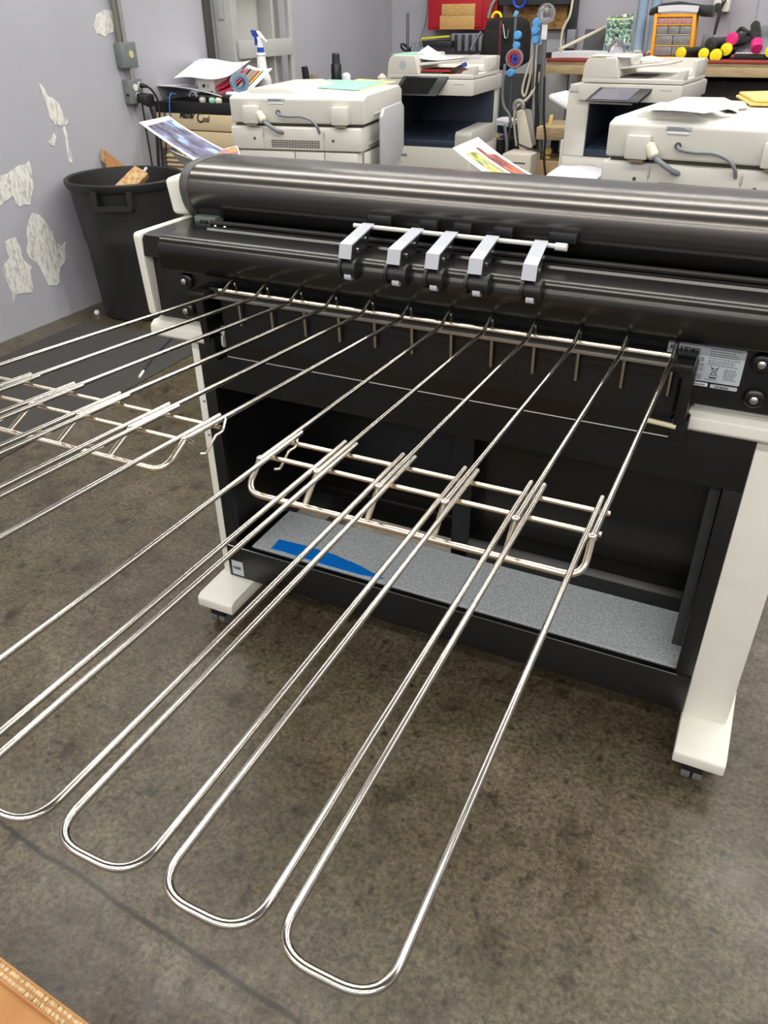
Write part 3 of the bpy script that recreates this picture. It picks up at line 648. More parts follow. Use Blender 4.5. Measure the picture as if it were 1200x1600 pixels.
sheet_thing('photo_print', 'nearly flat sheet with an orange and violet print edge beside the bluish photo print', up(f3), pics=(('photo_mix', .2, .96) + (.08, .9),), cat='print')

# blue film on the shelf sheet
bl = [PZ(x, y, .198) for x, y in ((436, 843), (478, 853), (520, 866), (560, 883), (600, 905), (560, 897), (500, 880), (440, 861), (424, 857))]
tag(MB().slab(bl, .0015).build('film_strip', 'blue_film'), 'bright blue plastic film strip lying on the grey shelf sheet in the stand', 'film')

# ------------------------------------------------------------------ wire racks hooked on the rail
def rack(name, label, hooks, bends, feet, zb, backpx, midpx, ye, side):
    a0 = .9310; b0 = (a0 - zb) / (1.292 - .70)        # plane of the rods: z = a + b*y
    a = a0 - b0 * 1.292
    pl = lambda y: a + b0 * y
    H = [PT(x, y, a, b0) for x, y in hooks]; B = [PT(x, y, a, b0) for x, y in bends]
    by = sum(q.y for q in B) / len(B)
    hx0, hx1 = (H[0].x, H[-1].x); H = [V((hx0 + (hx1 - hx0) * i / 5, 1.288, pl(1.288))) for i in range(6)]
    n = len(B); i0 = 6 - n
    # fit bend x linearly over rod index
    xs = [(i0 + k, B[k].x) for k in range(n)]; mk = sum(k for k, _ in xs) / n; mx_ = sum(x for _, x in xs) / n
    sl = sum((k - mk) * (x - mx_) for k, x in xs) / sum((k - mk) ** 2 for k, _ in xs)
    Bx = [mx_ + sl * (i - mk) for i in range(6)]
    for k, x in xs: Bx[k] = .35 * Bx[k] + .65 * x
    BP = [V((Bx[i], by, pl(by))) for i in range(6)]
    root = thing(name, label, 'wire rack', ((H[0].x + H[-1].x) / 2, .75, pl(.75)))
    fz = [PX(feet[k][0], feet[k][1], BP[6 - len(feet) + k].x) for k in range(len(feet))]
    fy = sum(q.y for q in fz) / len(fz); fzz = sum(q.z for q in fz) / len(fz)
    r = .0035
    for i in range(6):
        h, b = H[i], BP[i]; d = (b - h).normalized()
        path = [h + V((0, .026, -.085)), h + V((0, .023, -.01)), h + V((0, .017, .014)), h + V((0, .004, .012)), h - d * -.03 + V((0, 0, -.003)), b]
        MB().tube(fillet(path, .008, 4), r, 14).build('rod', 'chrome', root)
        if 0 < i < 5: MB().tube([b, V((b.x, fy, fzz))], r, 14).build('strut', 'warm_chrome', root)
        MB().lathe([(0, -.005), (.0045, -.003), (.0055, 0), (.0045, .003), (0, .005)], b, 10).build('weld', 'chrome', root)
    # front bar bent up at its ends
    L0, L1 = BP[0], BP[5]
    fb = fillet([L0, V((L0.x - .001, fy, fzz)), V((L1.x + .001, fy, fzz)), L1], .020, 6)
    MB().tube(fb, r * 1.1, 14).build('front_bar', 'warm_chrome', root)
    for (px, py) in (backpx, midpx):
        q = PT(px, py, a - .006, b0)
        e0 = V((Bx[0] + (H[0].x - Bx[0]) * (q.y - by) / (1.288 - by), q.y, pl(q.y) - .0065)); e1 = V((Bx[5] + (H[5].x - Bx[5]) * (q.y - by) / (1.288 - by), q.y, pl(q.y) - .0065))
        MB().cyl(e0 - V((.006, 0, 0)), e1 + V((.006, 0, 0)), .0030, 14).build('cross_wire', 'warm_chrome', root)
        if (px, py) == backpx: yback = q.y
    # extension loops between neighbouring rods
    for i in range(5):
        sx = lambda j, y: Bx[j] + (H[j].x - Bx[j]) * (y - by) / (1.288 - by)
        yb = yback + .018
        zl = lambda y: pl(y) + .001
        w0b, w1b = sx(i, yb) + .0078, sx(i + 1, yb) - .0078
        w0e, w1e = sx(i, by - .2) + .010 - (sx(i, by) - sx(i, ye)) * 0, sx(i + 1, by - .2) - .010
        w0e = BP[i].x + (BP[i].x - H[i].x) * (by - ye) / (1.288 - by) * 1.0 + .008 + (.0075 * i / 5 if side == 'right' else 0); w1e = BP[i + 1].x + (BP[i + 1].x - H[i + 1].x) * (by - ye) / (1.288 - by) * 1.0 - .008 + (.0075 * (i + 1) / 5 if side == 'right' else 0)
        P = [V((w0b, yb, zl(yb))), V((w0e, ye, zl(ye))), V((w1e, ye, zl(ye))), V((w1b, yb, zl(yb)))]
        MB().tube(fillet(P, .026, 10), .0031, 14).build('extension_loop', 'chrome', root)
    # wire clip at the inner corner
    k = 0 if side == 'right' else 5
    cpt = V((Bx[k] + (H[k].x - Bx[k]) * (yback - by) / (1.288 - by), yback, pl(yback)))
    sg = 1 if side == 'right' else 1
    MB().tube(fillet([cpt + V((.006, .012, .0)), cpt + V((.012, -.004, -.008)), cpt + V((.004, -.010, -.014)), cpt + V((.002, -.03, -.03)), cpt + V((-.002, -.036, -.028))], .004, 4), .0018, 8).build('clip', 'warm_chrome', root)
    return root
rack('wire_catch_rack', 'right-hand chrome wire paper catch rack hooked on the front rail, loops reaching the camera',
     [(695, 503), (760, 512), (830, 522), (902, 532), (975, 542), (1052, 556)],
     [(402.5, 721), (493, 740), (590.6, 762), (695, 785), (807.5, 808), (928.5, 834.6)],
     [(466.7, 795.6), (565.9, 819), (674.8, 843), (790, 871), (912.5, 894)], .948, (697, 745), (697, 778), .181, 'right')
rack('wire_catch_rack', 'left-hand chrome wire paper catch rack hooked on the front rail, running out of frame',
     [(340, 458), (398, 462), (455, 470), (510, 478), (568, 487), (625, 497)],
     [(60, 627), (128, 647), (202.6, 669), (281, 691)],
     [(22, 672), (92, 694), (168, 717), (247, 737)], .972, (200, 635), (200, 667), .181, 'left')

# ------------------------------------------------------------------ cardboard box in the bottom left corner
cb = thing('cardboard_box', 'brown corrugated cardboard box edge in the bottom left corner of the photo', 'box', (-.75, .05, 0))
P0, P1 = PZ(0, 1495, .45), PZ(140, 1600, .45)
d = (P1 - P0).normalized(); nrm = V((-d.y, d.x, 0))
if nrm.y < 0: nrm = -nrm
A, Bq = P0 - d * .35, P1 + d * .02
def wall_box(a, b, off0, off1, z0, z1, name, m_):
    MB().hexa([V((*(a - nrm * off0).xy, z0)), V((*(b - nrm * off0).xy, z0)), V((*(b - nrm * off1).xy, z0)), V((*(a - nrm * off1).xy, z0)),
               V((*(a - nrm * off0).xy, z1)), V((*(b - nrm * off0).xy, z1)), V((*(b - nrm * off1).xy, z1)), V((*(a - nrm * off1).xy, z1))]).build(name, m_, cb)
off = 0
for k, (t_, z_, m_) in enumerate(((.0025, .450, 'card_brown'), (.0055, .4485, 'card_edge'), (.002, .4495, 'card_brown'), (.0060, .4485, 'card_edge'), (.0025, .4505, 'card_brown'))):
    wall_box(A, Bq, off, off + t_, 0, z_, 'fluting' if m_ == 'card_edge' else 'side', m_); off += t_
wall_box(A, Bq, off, .34, .02, .446, 'flap', 'card_brown')

# ------------------------------------------------------------------ copiers seen from the rear
o1 = PD(565, 201, 3.35); F1 = Frame(o1.x, o1.y, 10); q = F1.o - F1.ex * .615; F1 = Frame(q.x, q.y, 10)
RC = thing('copier', 'white office copier seen from behind at centre left, green paper on its lid', 'copier', F1.o, F1.rz, 'copiers seen from behind')
def lb(x0, x1, y0, y1, z0, z1, name, m_, parent, bev=.004, seg=2): return MB().box(x0, x1, y0, y1, z0, z1).bevel(bev, seg).build(name, m_, parent, local=True)
lb(.015, .60, .01, .64, .0, .885, 'cabinet', 'copier_white', RC, .008)
lb(0, .615, 0, .65, .888, .984, 'upper_body', 'copier_white', RC, .008)
for x0, x1, z0, z1 in ((.006, .157, .892, .978), (.161, .440, .892, .978), (.444, .609, .892, .978), (.04, .30, .79, .884), (.304, .440, .79, .884), (.444, .596, .79, .884), (.04, .596, .45, .785)):
    lb(x0, x1, -.004, .01, z0, z1, 'rear_panel', 'copier_white', RC, .003)
vg = MB()
for r_ in range(4):
    for c2 in range(17): vg.box(.195 + c2 * .0135, .206 + c2 * .0135, -.0055, 0, .902 + r_ * .008, .9065 + r_ * .008)
vg.build('vent_grille', 'dark_slot', RC, local=True)
for xx, zz in ((.115, .935), (.485, .932), (.55, .81), (.07, .83)):
    MB().lathe([(0, -.0055), (.006, -.0055), (.006, 0), (0, 0)], (xx, 0, zz), 14, 'y').build('panel_screw', 'dark_slot', RC, local=True)
for xx in (.155, .438): lb(xx, xx + .006, -.007, 0, .945, .968, 'catch', 'copier_grey', RC, .001)
lid = MB().prism(fillet([V((0.0, .996, 0)), V((0, 1.092, 0)), V((.06, 1.108, 0)), V((.58, 1.108, 0)), V((.646, 1.096, 0)), V((.646, .996, 0))], .02, 4), 'x', .008, .630) if False else None
lp = fillet([V((0.004, .996, 0)), V((0, 1.096, 0)), V((.05, 1.108, 0)), V((.60, 1.108, 0)), V((.646, 1.09, 0)), V((.646, .996, 0))], .014, 5)
lid = MB().prism([(q.x, q.y) for q in lp], 'x', .006, .628).bevel(.008, 3, 50).build('scanner_lid', 'copier_white', RC, local=True)
lb(.02, .61, .02, .63, .982, .998, 'lid_gap', 'dark_slot', RC, .002)
hp = fillet([V((.06, 1.10, 0)), V((.09, 1.128, 0)), V((.24, 1.131, 0)), V((.33, 1.10, 0))], .03, 5)
MB().prism([(q.x, q.y) for q in hp], 'y', .06, .60).bevel(.006, 2, 50).build('lid_hump', 'copier_white', lid, local=True)
for xx in (.077, .488):
    hc = lb(xx, xx + .073, -.03, .004, .996, 1.066, 'hinge_cover', 'copier_white', RC, .005)
    lb(xx + .012, xx + .06, -.022, .002, .986, .997, 'hinge_foot', 'beige_dark', hc, .002)
lbl = lb(.19, .268, -.003, .003, 1.083, 1.094, 'rating_label', 'label_silver', RC, .0005); lb(.196, .262, -.003, .003, 1.073, 1.079, 'warning_label', 'paper', RC, .0005)
lm = MB()
for k in range(3): lm.box(.195, .26 - k * .008, -.0036, -.0028, 1.0845 + k * .003, 1.0855 + k * .003)
lm.build('small_print', 'ink_soft', lbl, local=True)
MB().tube([(.146, -.014, 1.040), (.150, -.016, 1.036), (.170, -.022, 1.010), (.174, -.024, 1.005)], [.013, .018, .018, .013], 16).build('ferrite_core', 'ferrite', RC, local=True)
MB().tube(spline([(.142, .0, 1.050), (.150, -.016, 1.036), (.172, -.023, 1.008), (.20, -.028, .990), (.235, -.022, .970), (.252, -.0, .960)], 5), .0085, 10).build('scanner_cable', 'cable_grey', RC, local=True)
MB().lathe([(0, -.0045), (.010, -.0045), (.010, .004), (0, .004)], (.235, 0, 1.040), 14, 'y').build('cable_hole', 'dark_slot', RC, local=True)
MB().tube(spline([(.235, -.001, 1.040), (.247, -.016, 1.032), (.29, -.020, 1.027), (.35, -.020, 1.027), (.395, -.020, 1.012), (.418, -.018, .988), (.424, -.004, .962)], 6), .0058, 10).build('lid_cable', 'cable_grey', RC, local=True)
lb(.604, .618, .05, .60, .70, .880, 'side_panel', 'copier_white', RC, .006); lb(.616, .622, .10, .60, .905, .915, 'side_groove', 'copier_grey', RC, .002); lb(.616, .622, .10, .60, .80, .808, 'side_groove', 'copier_grey', RC, .002)
lb(.626, .632, .15, .55, 1.02, 1.028, 'lid_groove', 'copier_grey', RC, .002)
st = MB().prism([(.10, .80), (.10, 1.02), (.14, 1.05), (.44, 1.05), (.48, 1.03), (.48, .85), (.40, .80)], 'x', .664, .682).bevel(.006).build('side_tray', 'tray_grey', RC, local=True)
for k in range(5): lb(.660, .666, .14 + k * .065, .15 + k * .065, .83, 1.03, 'tray_rib', 'tray_grey', st, .002)
MB().hexa([V(q) for q in ((.61, .14, .76), (.68, .14, .79), (.68, .44, .79), (.61, .44, .76), (.61, .14, .775), (.68, .14, .805), (.68, .44, .805), (.61, .44, .775))]).bevel(.004).build('tray_arm', 'tray_grey', st, local=True)
for xx in (.06, .55):
    for yy in (.08, .58): pass
o4 = PD(940, 258, 2.59); F4 = Frame(o4.x, o4.y, -5.5)
R4 = copy_tree(RC); R4.matrix_basis = M.Translation(F4.o) @ M.Rotation(F4.rz, 4, 'Z'); R4['label'] = 'white office copier seen from behind at right, tan envelope on its lid'

# sheets on the rear copiers
def flat_sheet(F, px, z, name, label, m_, cat='paper', sag=0, thick=.0008, lift=0):
    C4 = [F.z(x, y, z) for x, y in px]; C4 = [F.o + F.ex * c.x + F.ey * c.y + V((0, 0, c.z)) for c in C4]
    def fn(u, v):
        p = (C4[0] * (1 - u) + C4[1] * u) * (1 - v) + (C4[3] * (1 - u) + C4[2] * u) * v
        return p + V((0, 0, sag * 4 * u * (1 - u) + lift * v * v))
    return sheet_thing(name, label, up(fn), 10, 4, thick, m_, cat)
flat_sheet(F1, [(512, 139), (563, 141), (620, 127), (560, 123)], 1.1095, 'paper_sheet', 'pale yellow sheet under the green sheet on the centre left copier lid', 'paper_yellow')
flat_sheet(F1, [(481, 136), (558, 141), (604, 127), (512, 124)], 1.1115, 'paper_sheet', 'mint green sheet lying on the lid of the centre left copier', 'paper_green')
flat_sheet(F4, [(1010, 172), (1100, 177), (1150, 168), (1040, 161)], 1.1345, 'paper_sheet', 'white crumpled sheet lying on the lid of the right rear copier', 'paper', sag=.003)
flat_sheet(F4, [(1115, 175), (1152, 176), (1158, 166), (1118, 166)], 1.112, 'paper_sheet', 'small curled white paper piece next to the tan envelope on the copier lid', 'paper_shade', sag=.01)
e_ = thing('envelope', 'tan padded envelope pile lying on the lid of the right rear copier', 'envelope', PZ(1190, 168, 1.108))
for k in range(2):
    C4 = [PZ(x, y, 1.112) for x, y in ((1149 + 4 * k, 153), (1172 + 4 * k, 166), (1290, 169), (1262, 150))]
    MB().slab([c + V((0, 0, .006 + k * .011)) for c in C4], .010).bevel(.004, 2).build('envelope_layer', 'envelope_tan', e_)
MB().lathe([(0, 0), (.055, 0), (.060, .006), (.045, .022), (0, .024)], PZ(1140, 170, 1.109), 24).build('x', 'copier_grey').name = 'round_lid'
tag(bpy.data.objects['round_lid'], 'flat round grey lid standing behind papers on the right rear copier', 'lid')

# ------------------------------------------------------------------ copiers seen from the front
def front_frame(px, py, d, deg, w=.67):
    o = PD(px, py, d); F = Frame(o.x, o.y, deg); q = F.o - F.ex * w; return Frame(q.x, q.y, deg)
F3 = front_frame(1065, 140.6, 4.40, -5); F2 = front_frame(738, 123, 4.92, 2)
FC = thing('copier', 'white office copier facing the camera at upper right below the workbench', 'copier', F3.o, F3.rz, 'copiers facing the camera')
W = .67
lb(0, W, .03, .64, 0, .635, 'cabinet', 'copier_white', FC, .008)
lb(.004, W - .01, .022, .034, .45, .630, 'drawer', 'copier_white', FC, .004); lb(.004, W - .01, .022, .034, .24, .445, 'drawer', 'copier_white', FC, .004); lb(.004, W - .01, .022, .034, .03, .235, 'drawer', 'copier_white', FC, .004)
lb(.14, .22, .016, .026, .575, .590, 'drawer_handle', 'cable_grey', FC, .003)
lb(0, .135, .03, .64, .635, 1.005, 'left_column', 'copier_white', FC, .006)
lb(.12, .66, .54, .64, .635, .95, 'rear_column', 'copier_white', FC, .005)
lb(.135, .66, .50, .545, .637, .945, 'bay_back', 'navy', FC, .002); lb(.132, .142, .04, .53, .637, .945, 'bay_side', 'navy_dark', FC, .002)
MB().prism([(.040, .637), (.040, .68), (.30, .72), (.52, .75), (.52, .637)], 'x', .14, .56).bevel(.003).build('output_tray', 'navy', FC, local=True)
MB().prism([(.06, .684), (.30, .722), (.30, .735), (.06, .692)], 'x', .20, .46).bevel(.002).build('paper_stop', 'navy_dark', FC, local=True)
MB().prism([(.032, .632), (.032, .715), (.05, .735), (.50, .745), (.54, .745), (.54, .632)], 'x', .555, W).bevel(.006).build('tray_shoulder', 'copier_grey', FC, local=True)
scn = lb(.07, W, 0, .65, .948, 1.038, 'scanner', 'copier_white', FC, .006)
lb(W - .12, W - .05, -.003, .004, 1.012, 1.016, 'scanner_slot', 'copier_grey', scn, .001)
lb(.01, .12, .02, .56, .99, 1.03, 'scanner_shelf', 'copier_white', scn, .006)
cp = MB().hexa([V(q) for q in ((.155, -.125, .958), (.465, -.125, .958), (.465, -.10, .95), (.155, -.10, .95), (.20, .005, 1.022), (.51, .005, 1.022), (.51, .03, 1.004), (.20, .03, 1.004))]).bevel(.004).build('control_panel', 'black_plastic', FC, local=True)
a, b, c, d_ = (.185, -.112, .9645), (.405, -.112, .9645), (.44, -.008, 1.0160), (.225, -.008, 1.0160)
MB().slab([V(q) + V((0, -.0008, .0018)) for q in (a, b, c, d_)], .001).build('touch_screen', 'screen_lilac', cp, local=True)
MB().hexa([V(q) for q in ((.15, -.06, .945), (.40, -.06, .945), (.40, .02, .93), (.15, .02, .93), (.15, -.06, .955), (.40, -.06, .955), (.40, .02, .99), (.15, .02, .99))]).build('panel_arm', 'copier_grey', cp, local=True)
# document feeder
fd = lb(.08, W, .01, .60, 1.042, 1.066, 'document_feeder', 'copier_white', FC, .006)
MB().prism([(.08, 1.06), (.085, 1.13), (.10, 1.160), (.13, 1.172), (.275, 1.172), (.285, 1.13), (.30, 1.066)], 'y', .012, .58).bevel(.008, 3).build('feeder_head', 'copier_white', fd, local=True)
MB().prism([(.35, 1.066), (.58, 1.066), (.58, 1.152), (.50, 1.155), (.50, 1.10), (.35, 1.07)], 'x', .29, W).bevel(.006).build('feeder_back', 'copier_white', fd, local=True)
MB().hexa([V(q) for q in ((.27, .06, 1.108), (.56, .06, 1.135), (.56, .40, 1.135), (.27, .40, 1.108), (.27, .06, 1.12), (.57, .06, 1.147), (.57, .40, 1.147), (.27, .40, 1.12))]).bevel(.004).build('input_tray', 'copier_white', fd, local=True)
MB().box(.28, .45, .05, .35, 1.066, 1.074).build('feeder_throat', 'dark_slot', fd, local=True)
MB().prism([(.58, 1.062), (.60, 1.085), (.63, 1.09), (.64, 1.11), (.67, 1.112), (.67, 1.062)], 'y', .02, .12).bevel(.004).build('feeder_stop', 'copier_white', fd, local=True)
lb(W - .02, W, .30, .60, 1.06, 1.15, 'feeder_end', 'copier_white', fd, .006)
lb(W, W + .01, .05, .64, .955, 1.034, 'scanner_end', 'copier_grey', scn, .003)
for yy, zz in ((.12, .985), (.45, .985)): MB().lathe([(0, 0), (.006, 0), (.006, .0015), (0, .0015)], (W + .010, yy, zz), 12, 'x').build('end_screw', 'copier_grey', scn, local=True)
lb(-.03, .0, .06, .50, .30, .72, 'side_door', 'copier_white', FC, .01)
R2 = copy_tree(FC); R2.matrix_basis = M.Translation(F2.o) @ M.Rotation(F2.rz, 4, 'Z'); R2['label'] = 'white office copier facing the camera at upper centre with a dark blue output bay'
for ch in R2.children:
    if ch.name.startswith('control_panel'): ch.matrix_basis = M.Translation((0.0, 0, 1.045)) @ M.Rotation(R_(20), 4, 'X') @ M.Translation((0, 0, -1.012))
for ch in R2.children:
    for g in ch.children:
        if g.name.startswith('touch_screen'): g.data = g.data.copy(); g.data.materials[0] = MATS['screen']
def WF(F, x, y, z): return F.o + F.ex * x + F.ey * y + V((0, 0, z))
# round sticker is on the feeder head of the central copier only as moulded disc
sd = MB().lathe([(0, 0), (.024, 0), (.024, -.0008), (0, -.0008)], (.19, .0115, 1.115), 24, 'y').build('round_sticker', 'label_silver', [c for c in R2.children if c.name.startswith('document_feeder')][0], local=True)
# side tray with papers left of the right copier
t3 = MB().hexa([V(q) for q in ((-.17, .16, .935), (0, .16, .855), (0, .50, .855), (-.17, .50, .935), (-.17, .16, .955), (0, .16, .875), (0, .50, .875), (-.17, .50, .955))]).bevel(.005).build('bypass_tray', 'copier_white', FC, local=True)
fnp = lambda u, v: WF(F3, -.165 + .16 * u, .18 + .30 * v, .960 - .078 * u + .004 * sin(3 * u))
sheet_thing('paper_stack', 'white paper stack resting in the tray left of the upper right copier', up(fnp), 8, 4, .012, 'paper')
fnp = lambda u, v: WF(F3, -.10 + .095 * u, .35 + .15 * v, .944 - .046 * u)
sheet_thing('paper_sheet', 'mint green sheet on the paper stack left of the upper right copier', up(fnp), 6, 3, .001, 'paper_green')
bd = MB().hexa([V(q) for q in ((.0, -.34, .50), (.32, -.34, .50), (.32, .03, .50), (0, .03, .50), (.0, -.34, .53), (.32, -.34, .53), (.32, .03, .53), (0, .03, .53))]).bevel(.005).build('open_tray', 'copier_white', FC, local=True)
fnp = lambda u, v: WF(F3, .01 + .30 * u, -.33 + .33 * v, .545 + .035 * v + .01 * sin(4 * u) + .006 * sin(7 * u + 3 * v))
sheet_thing('paper_sheet', 'loose white sheet on the open tray in front of the upper right copier', up(fnp), 10, 8, .010, 'paper')
# papers in and on the feeders
fnp = lambda u, v: WF(F3, .10 + .24 * u, .03 + .26 * v, 1.175 + .003 * sin(5 * u + 2 * v))
sheet_thing('paper_sheet', 'creased white sheet on top of the upper right copier feeder', up(fnp), 10, 6, .0015, 'paper_shade')
fnp = lambda u, v: WF(F3, .11 + .10 * u, .01 + .10 * v, 1.1735)
sheet_thing('sticky_note', 'yellow note on the feeder of the upper right copier', up(fnp), 3, 3, .001, 'paper_yellow', 'note')
fnp = lambda u, v: WF(F3, .31 + .16 * u, .22 + .10 * v, 1.150 + .02 * sin(pi * u) * v)
sheet_thing('paper_sheet', 'curled grey sheet in the input tray of the upper right copier', up(fnp), 8, 4, .001, 'paper_shade')
fnp = lambda u, v: WF(F2, .23 + .37 * u, .08 + .28 * v, 1.160 + .008 * u + .055 * max(0, .35 - u) / .35 * v - .022 * sin(pi * u) * (1 - .3 * v))
sheet_thing('paper_sheet', 'wavy white sheet on top of the papers in the upper centre copier feeder', up(fnp), 14, 5, .001, 'paper')
fnp = lambda u, v: WF(F2, .29 + .33 * u, .07 + .28 * v, 1.128 + .030 * u - .004 * sin(2.4 * u))
sheet_thing('paper_stack', 'thick stack of papers in the input tray of the upper centre copier', up(fnp), 12, 4, .012, 'paper_shade')
fnp = lambda u, v: WF(F2, .30 + .22 * u, .06 + .26 * v, 1.090)
sheet_thing('folder', 'dark red folder lying in the feeder throat of the upper centre copier', up(fnp), 4, 4, .012, 'paper_red', 'folder')
fnp = lambda u, v: WF(F2, .09 + .18 * u, .03 + .4 * v, 1.1745)
sheet_thing('paper_sheet', 'pale green sheet on the feeder head of the upper centre copier', up(fnp), 4, 4, .002, 'paper_green')
bs = thing('marker', 'blue capped black marker lying in the upper centre copier feeder', 'pen', WF(F2, .58, .10, 1.10))
MB().cyl(WF(F2, .50, .06, 1.080), WF(F2, .57, .08, 1.112), .010, 12).build('barrel', 'black_plastic', bs); MB().cyl(WF(F2, .57, .08, 1.112), WF(F2, .60, .09, 1.124), .012, 12).build('cap', 'spray_blue', bs)
fnp = lambda u, v: WF(F2, .50 + .04 * u, .02 + .05 * v, 1.067)
sheet_thing('sticky_note', 'small orange note on the feeder edge of the upper centre copier', up(fnp), 2, 2, .001, 'orange', 'note')

# ------------------------------------------------------------------ evaporative cooler at the left wall
cy = 4.02; x0 = PY(245, 172, cy).x; x1 = PY(372, 182, cy).x + .12; zt = .985
EC = thing('evaporative_cooler', 'beige evaporative cooler with a black top frame by the left wall', 'cooler', ((x0 + x1) / 2, cy + .3, 0))
zb = zt - .056
MB().box(x0 + .01, x1, cy + .01, cy + .60, 0, zb).bevel(.01).build('cabinet', 'beige', EC)
ff = MB().box(x0 + .0, x1 - .02, cy - .012, cy + .012, zb - .085, zb - .002).bevel(.006).build('front_fascia', 'beige', EC)
MB().box(x0 + .0, x1 - .02, cy - .012, cy + .012, zb - .19, zb - .09).bevel(.006).build('front_fascia', 'beige', EC)
MB().box(x0 - .005, x1 - .005, cy - .008, cy + .61, zb, zt).bevel(.004).build('top_frame', 'black_plastic', EC)
gr = MB().box(x0 + .03, x0 + .16, cy - .004, cy + .012, .42, zb - .20).build('grille_recess', 'beige_dark', EC)
MB().box(x0 + .165, x1 - .02, cy - .006, cy + .012, .42, zb - .20).bevel(.004).build('lower_fascia', 'beige', EC)
gs = MB()
for k in range(12): gs.hexa([V((x0 + .035, cy - .02, .43 + k * .024)), V((x0 + .155, cy - .02, .43 + k * .024)), V((x0 + .155, cy, .44 + k * .024)), V((x0 + .035, cy, .44 + k * .024)), V((x0 + .035, cy - .02, .436 + k * .024)), V((x0 + .155, cy - .02, .436 + k * .024)), V((x0 + .155, cy, .448 + k * .024)), V((x0 + .035, cy, .448 + k * .024))])
gs.build('louvre', 'beige', gr)
tp = PY(281, 184, cy - .013)
lt_ = MB(); lt_.text('Master', .054, (tp.x, cy - .0135, tp.z), UX, UZ, shear=.35, sx=.68, bold=.002); lt_.text('C', .085, (tp.x + .112, cy - .0135, tp.z - .020), UX, UZ, shear=.35, sx=.8, bold=.001); lt_.text('ool', .048, (tp.x + .158, cy - .0135, tp.z - .016), UX, UZ, shear=.35, sx=.72, bold=.0014)
lt_.build('lettering', 'ink', ff, flat=True, recalc=False)
# clutter on the cooler
def cq(px, py, y): return PY(px, py, y)
def quad_fn(a, b, c, d, s=0, s2=0):
    a, b, c, d = map(V, (a, b, c, d))
    return lambda u, v: (a * (1 - u) + b * u) * (1 - v) + (d * (1 - u) + c * u) * v + V((0, 0, s * sin(pi * u) + s2 * sin(2 * pi * u)))
zt_ = zt
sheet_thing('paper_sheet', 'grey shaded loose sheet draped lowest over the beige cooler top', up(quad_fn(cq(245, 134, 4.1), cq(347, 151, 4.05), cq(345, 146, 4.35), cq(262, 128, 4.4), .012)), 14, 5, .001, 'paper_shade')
tag(MB().box(-3.18, -3.075, 4.22, 4.34, zt_ + .045, zt_ + .115).bevel(.003).build('switch_box', 'socket_white'), 'small white connector box with two ports under the papers on the cooler', 'box')
sb = bpy.data.objects['switch_box']
qa, qb = cq(308, 124, 4.19), cq(336, 142, 4.19)
for o_ in (sb,): bpy.data.objects.remove(o_)
sb = thing('switch_box', 'small white connector box with ports under the papers on the cooler', 'box', ((qa.x + qb.x) / 2, 4.25, qb.z))
zq = (qa.z + qb.z) / 2
MB().box(qa.x, qb.x, 4.19, 4.34, zt_ + .012, qa.z).bevel(.003).build('case', 'socket_white', sb)
for k, m_ in ((.30, 'ink'), (.56, 'brass_sticker')):
    xx = qa.x + (qb.x - qa.x) * k; MB().box(xx, xx + .016, 4.186, 4.195, qa.z - .040, qa.z - .024).build('port', m_, sb)
for k in (.15, .45, .72): MB().box(qa.x + (qb.x - qa.x) * k, qa.x + (qb.x - qa.x) * k + .02, 4.187, 4.195, qa.z - .068, qa.z - .058).build('jack', 'ink_soft', sb)
sheet_thing('paper_sheet', 'large white sheet on top of the clutter on the beige cooler', up(quad_fn(cq(271, 122, 4.1), cq(357, 119, 4.12), cq(392, 94, 4.5), cq(309, 92, 4.55), -.006, .008)), 16, 6, .001, 'paper')
sheet_thing('folder', 'crimson red folder tucked under the white sheet on the cooler', up(quad_fn(cq(337, 138, 4.16), cq(362, 124, 4.14), cq(388, 106, 4.4), cq(340, 119, 4.4), -.012)), 10, 4, .006, 'paper_pink', 'folder')
sheet_thing('folder', 'second crimson folder lying lower beside the connector box', up(quad_fn(cq(342, 146, 4.12), cq(362, 137, 4.12), cq(385, 116, 4.3), cq(342, 130, 4.35), -.004)), 8, 4, .004, 'paper_pink', 'folder')
mg = thing('magazine', 'curled glossy magazine with coloured strips beside the red folders on the cooler', 'magazine', cq(385, 125, 4.3))
fm = up(quad_fn(cq(352, 146, 4.10), cq(390, 141, 4.10), cq(425, 106, 4.45), cq(388, 101, 4.45), -.012))
MB().grid(fm, 12, 4, .006).build('cover', 'paper', mg, sharp=80)
fl = fm(.5, .0).y > fm(.5, 1.).y
for k, (m_, a, b) in enumerate((('ink', .16, .24), ('beige_dark', .26, .50), ('paper_red', .52, .60), ('cap_yellow', .62, .68), ('ink', .70, .74))):
    MB().grid(lambda u, v: fm(a + (b - a) * u, (1 - (.1 + .8 * v)) if fl else .1 + .8 * v) + V((0, -.001, .002)), 2, 6, .0005).build('stripe', m_, mg)
tp_ = thing('tape_roll', 'clear blue tape roll standing on the papers on the cooler', 'tape', cq(375, 143, 4.06))
tc = cq(374, 129, 4.06); ax_ = V((.75, -.65, 0)).normalized()
def ring(mb, c, ax, r0, r1, h, n=28):
    e1 = ax.cross(V((0, 0, 1))).normalized(); e2 = ax.cross(e1); rings = []
    for rr, hh in ((r1, -h / 2), (r1, h / 2), (r0, h / 2), (r0, -h / 2)):
        rings.append(mb.verts([c + ax * hh + (e1 * cos(2 * pi * j / n) + e2 * sin(2 * pi * j / n)) * rr for j in range(n)]))
    for i in range(4):
        A_, B_ = rings[i], rings[(i + 1) % 4]
        for j in range(n): mb.face((A_[j], A_[(j + 1) % n], B_[(j + 1) % n], B_[j]))
    return mb
ring(MB(), tc, ax_, .034, .048, .05).build('tape', 'tape_clear', tp_); ring(MB(), tc, ax_, .026, .034, .052).build('core', 'tape_blue', tp_)
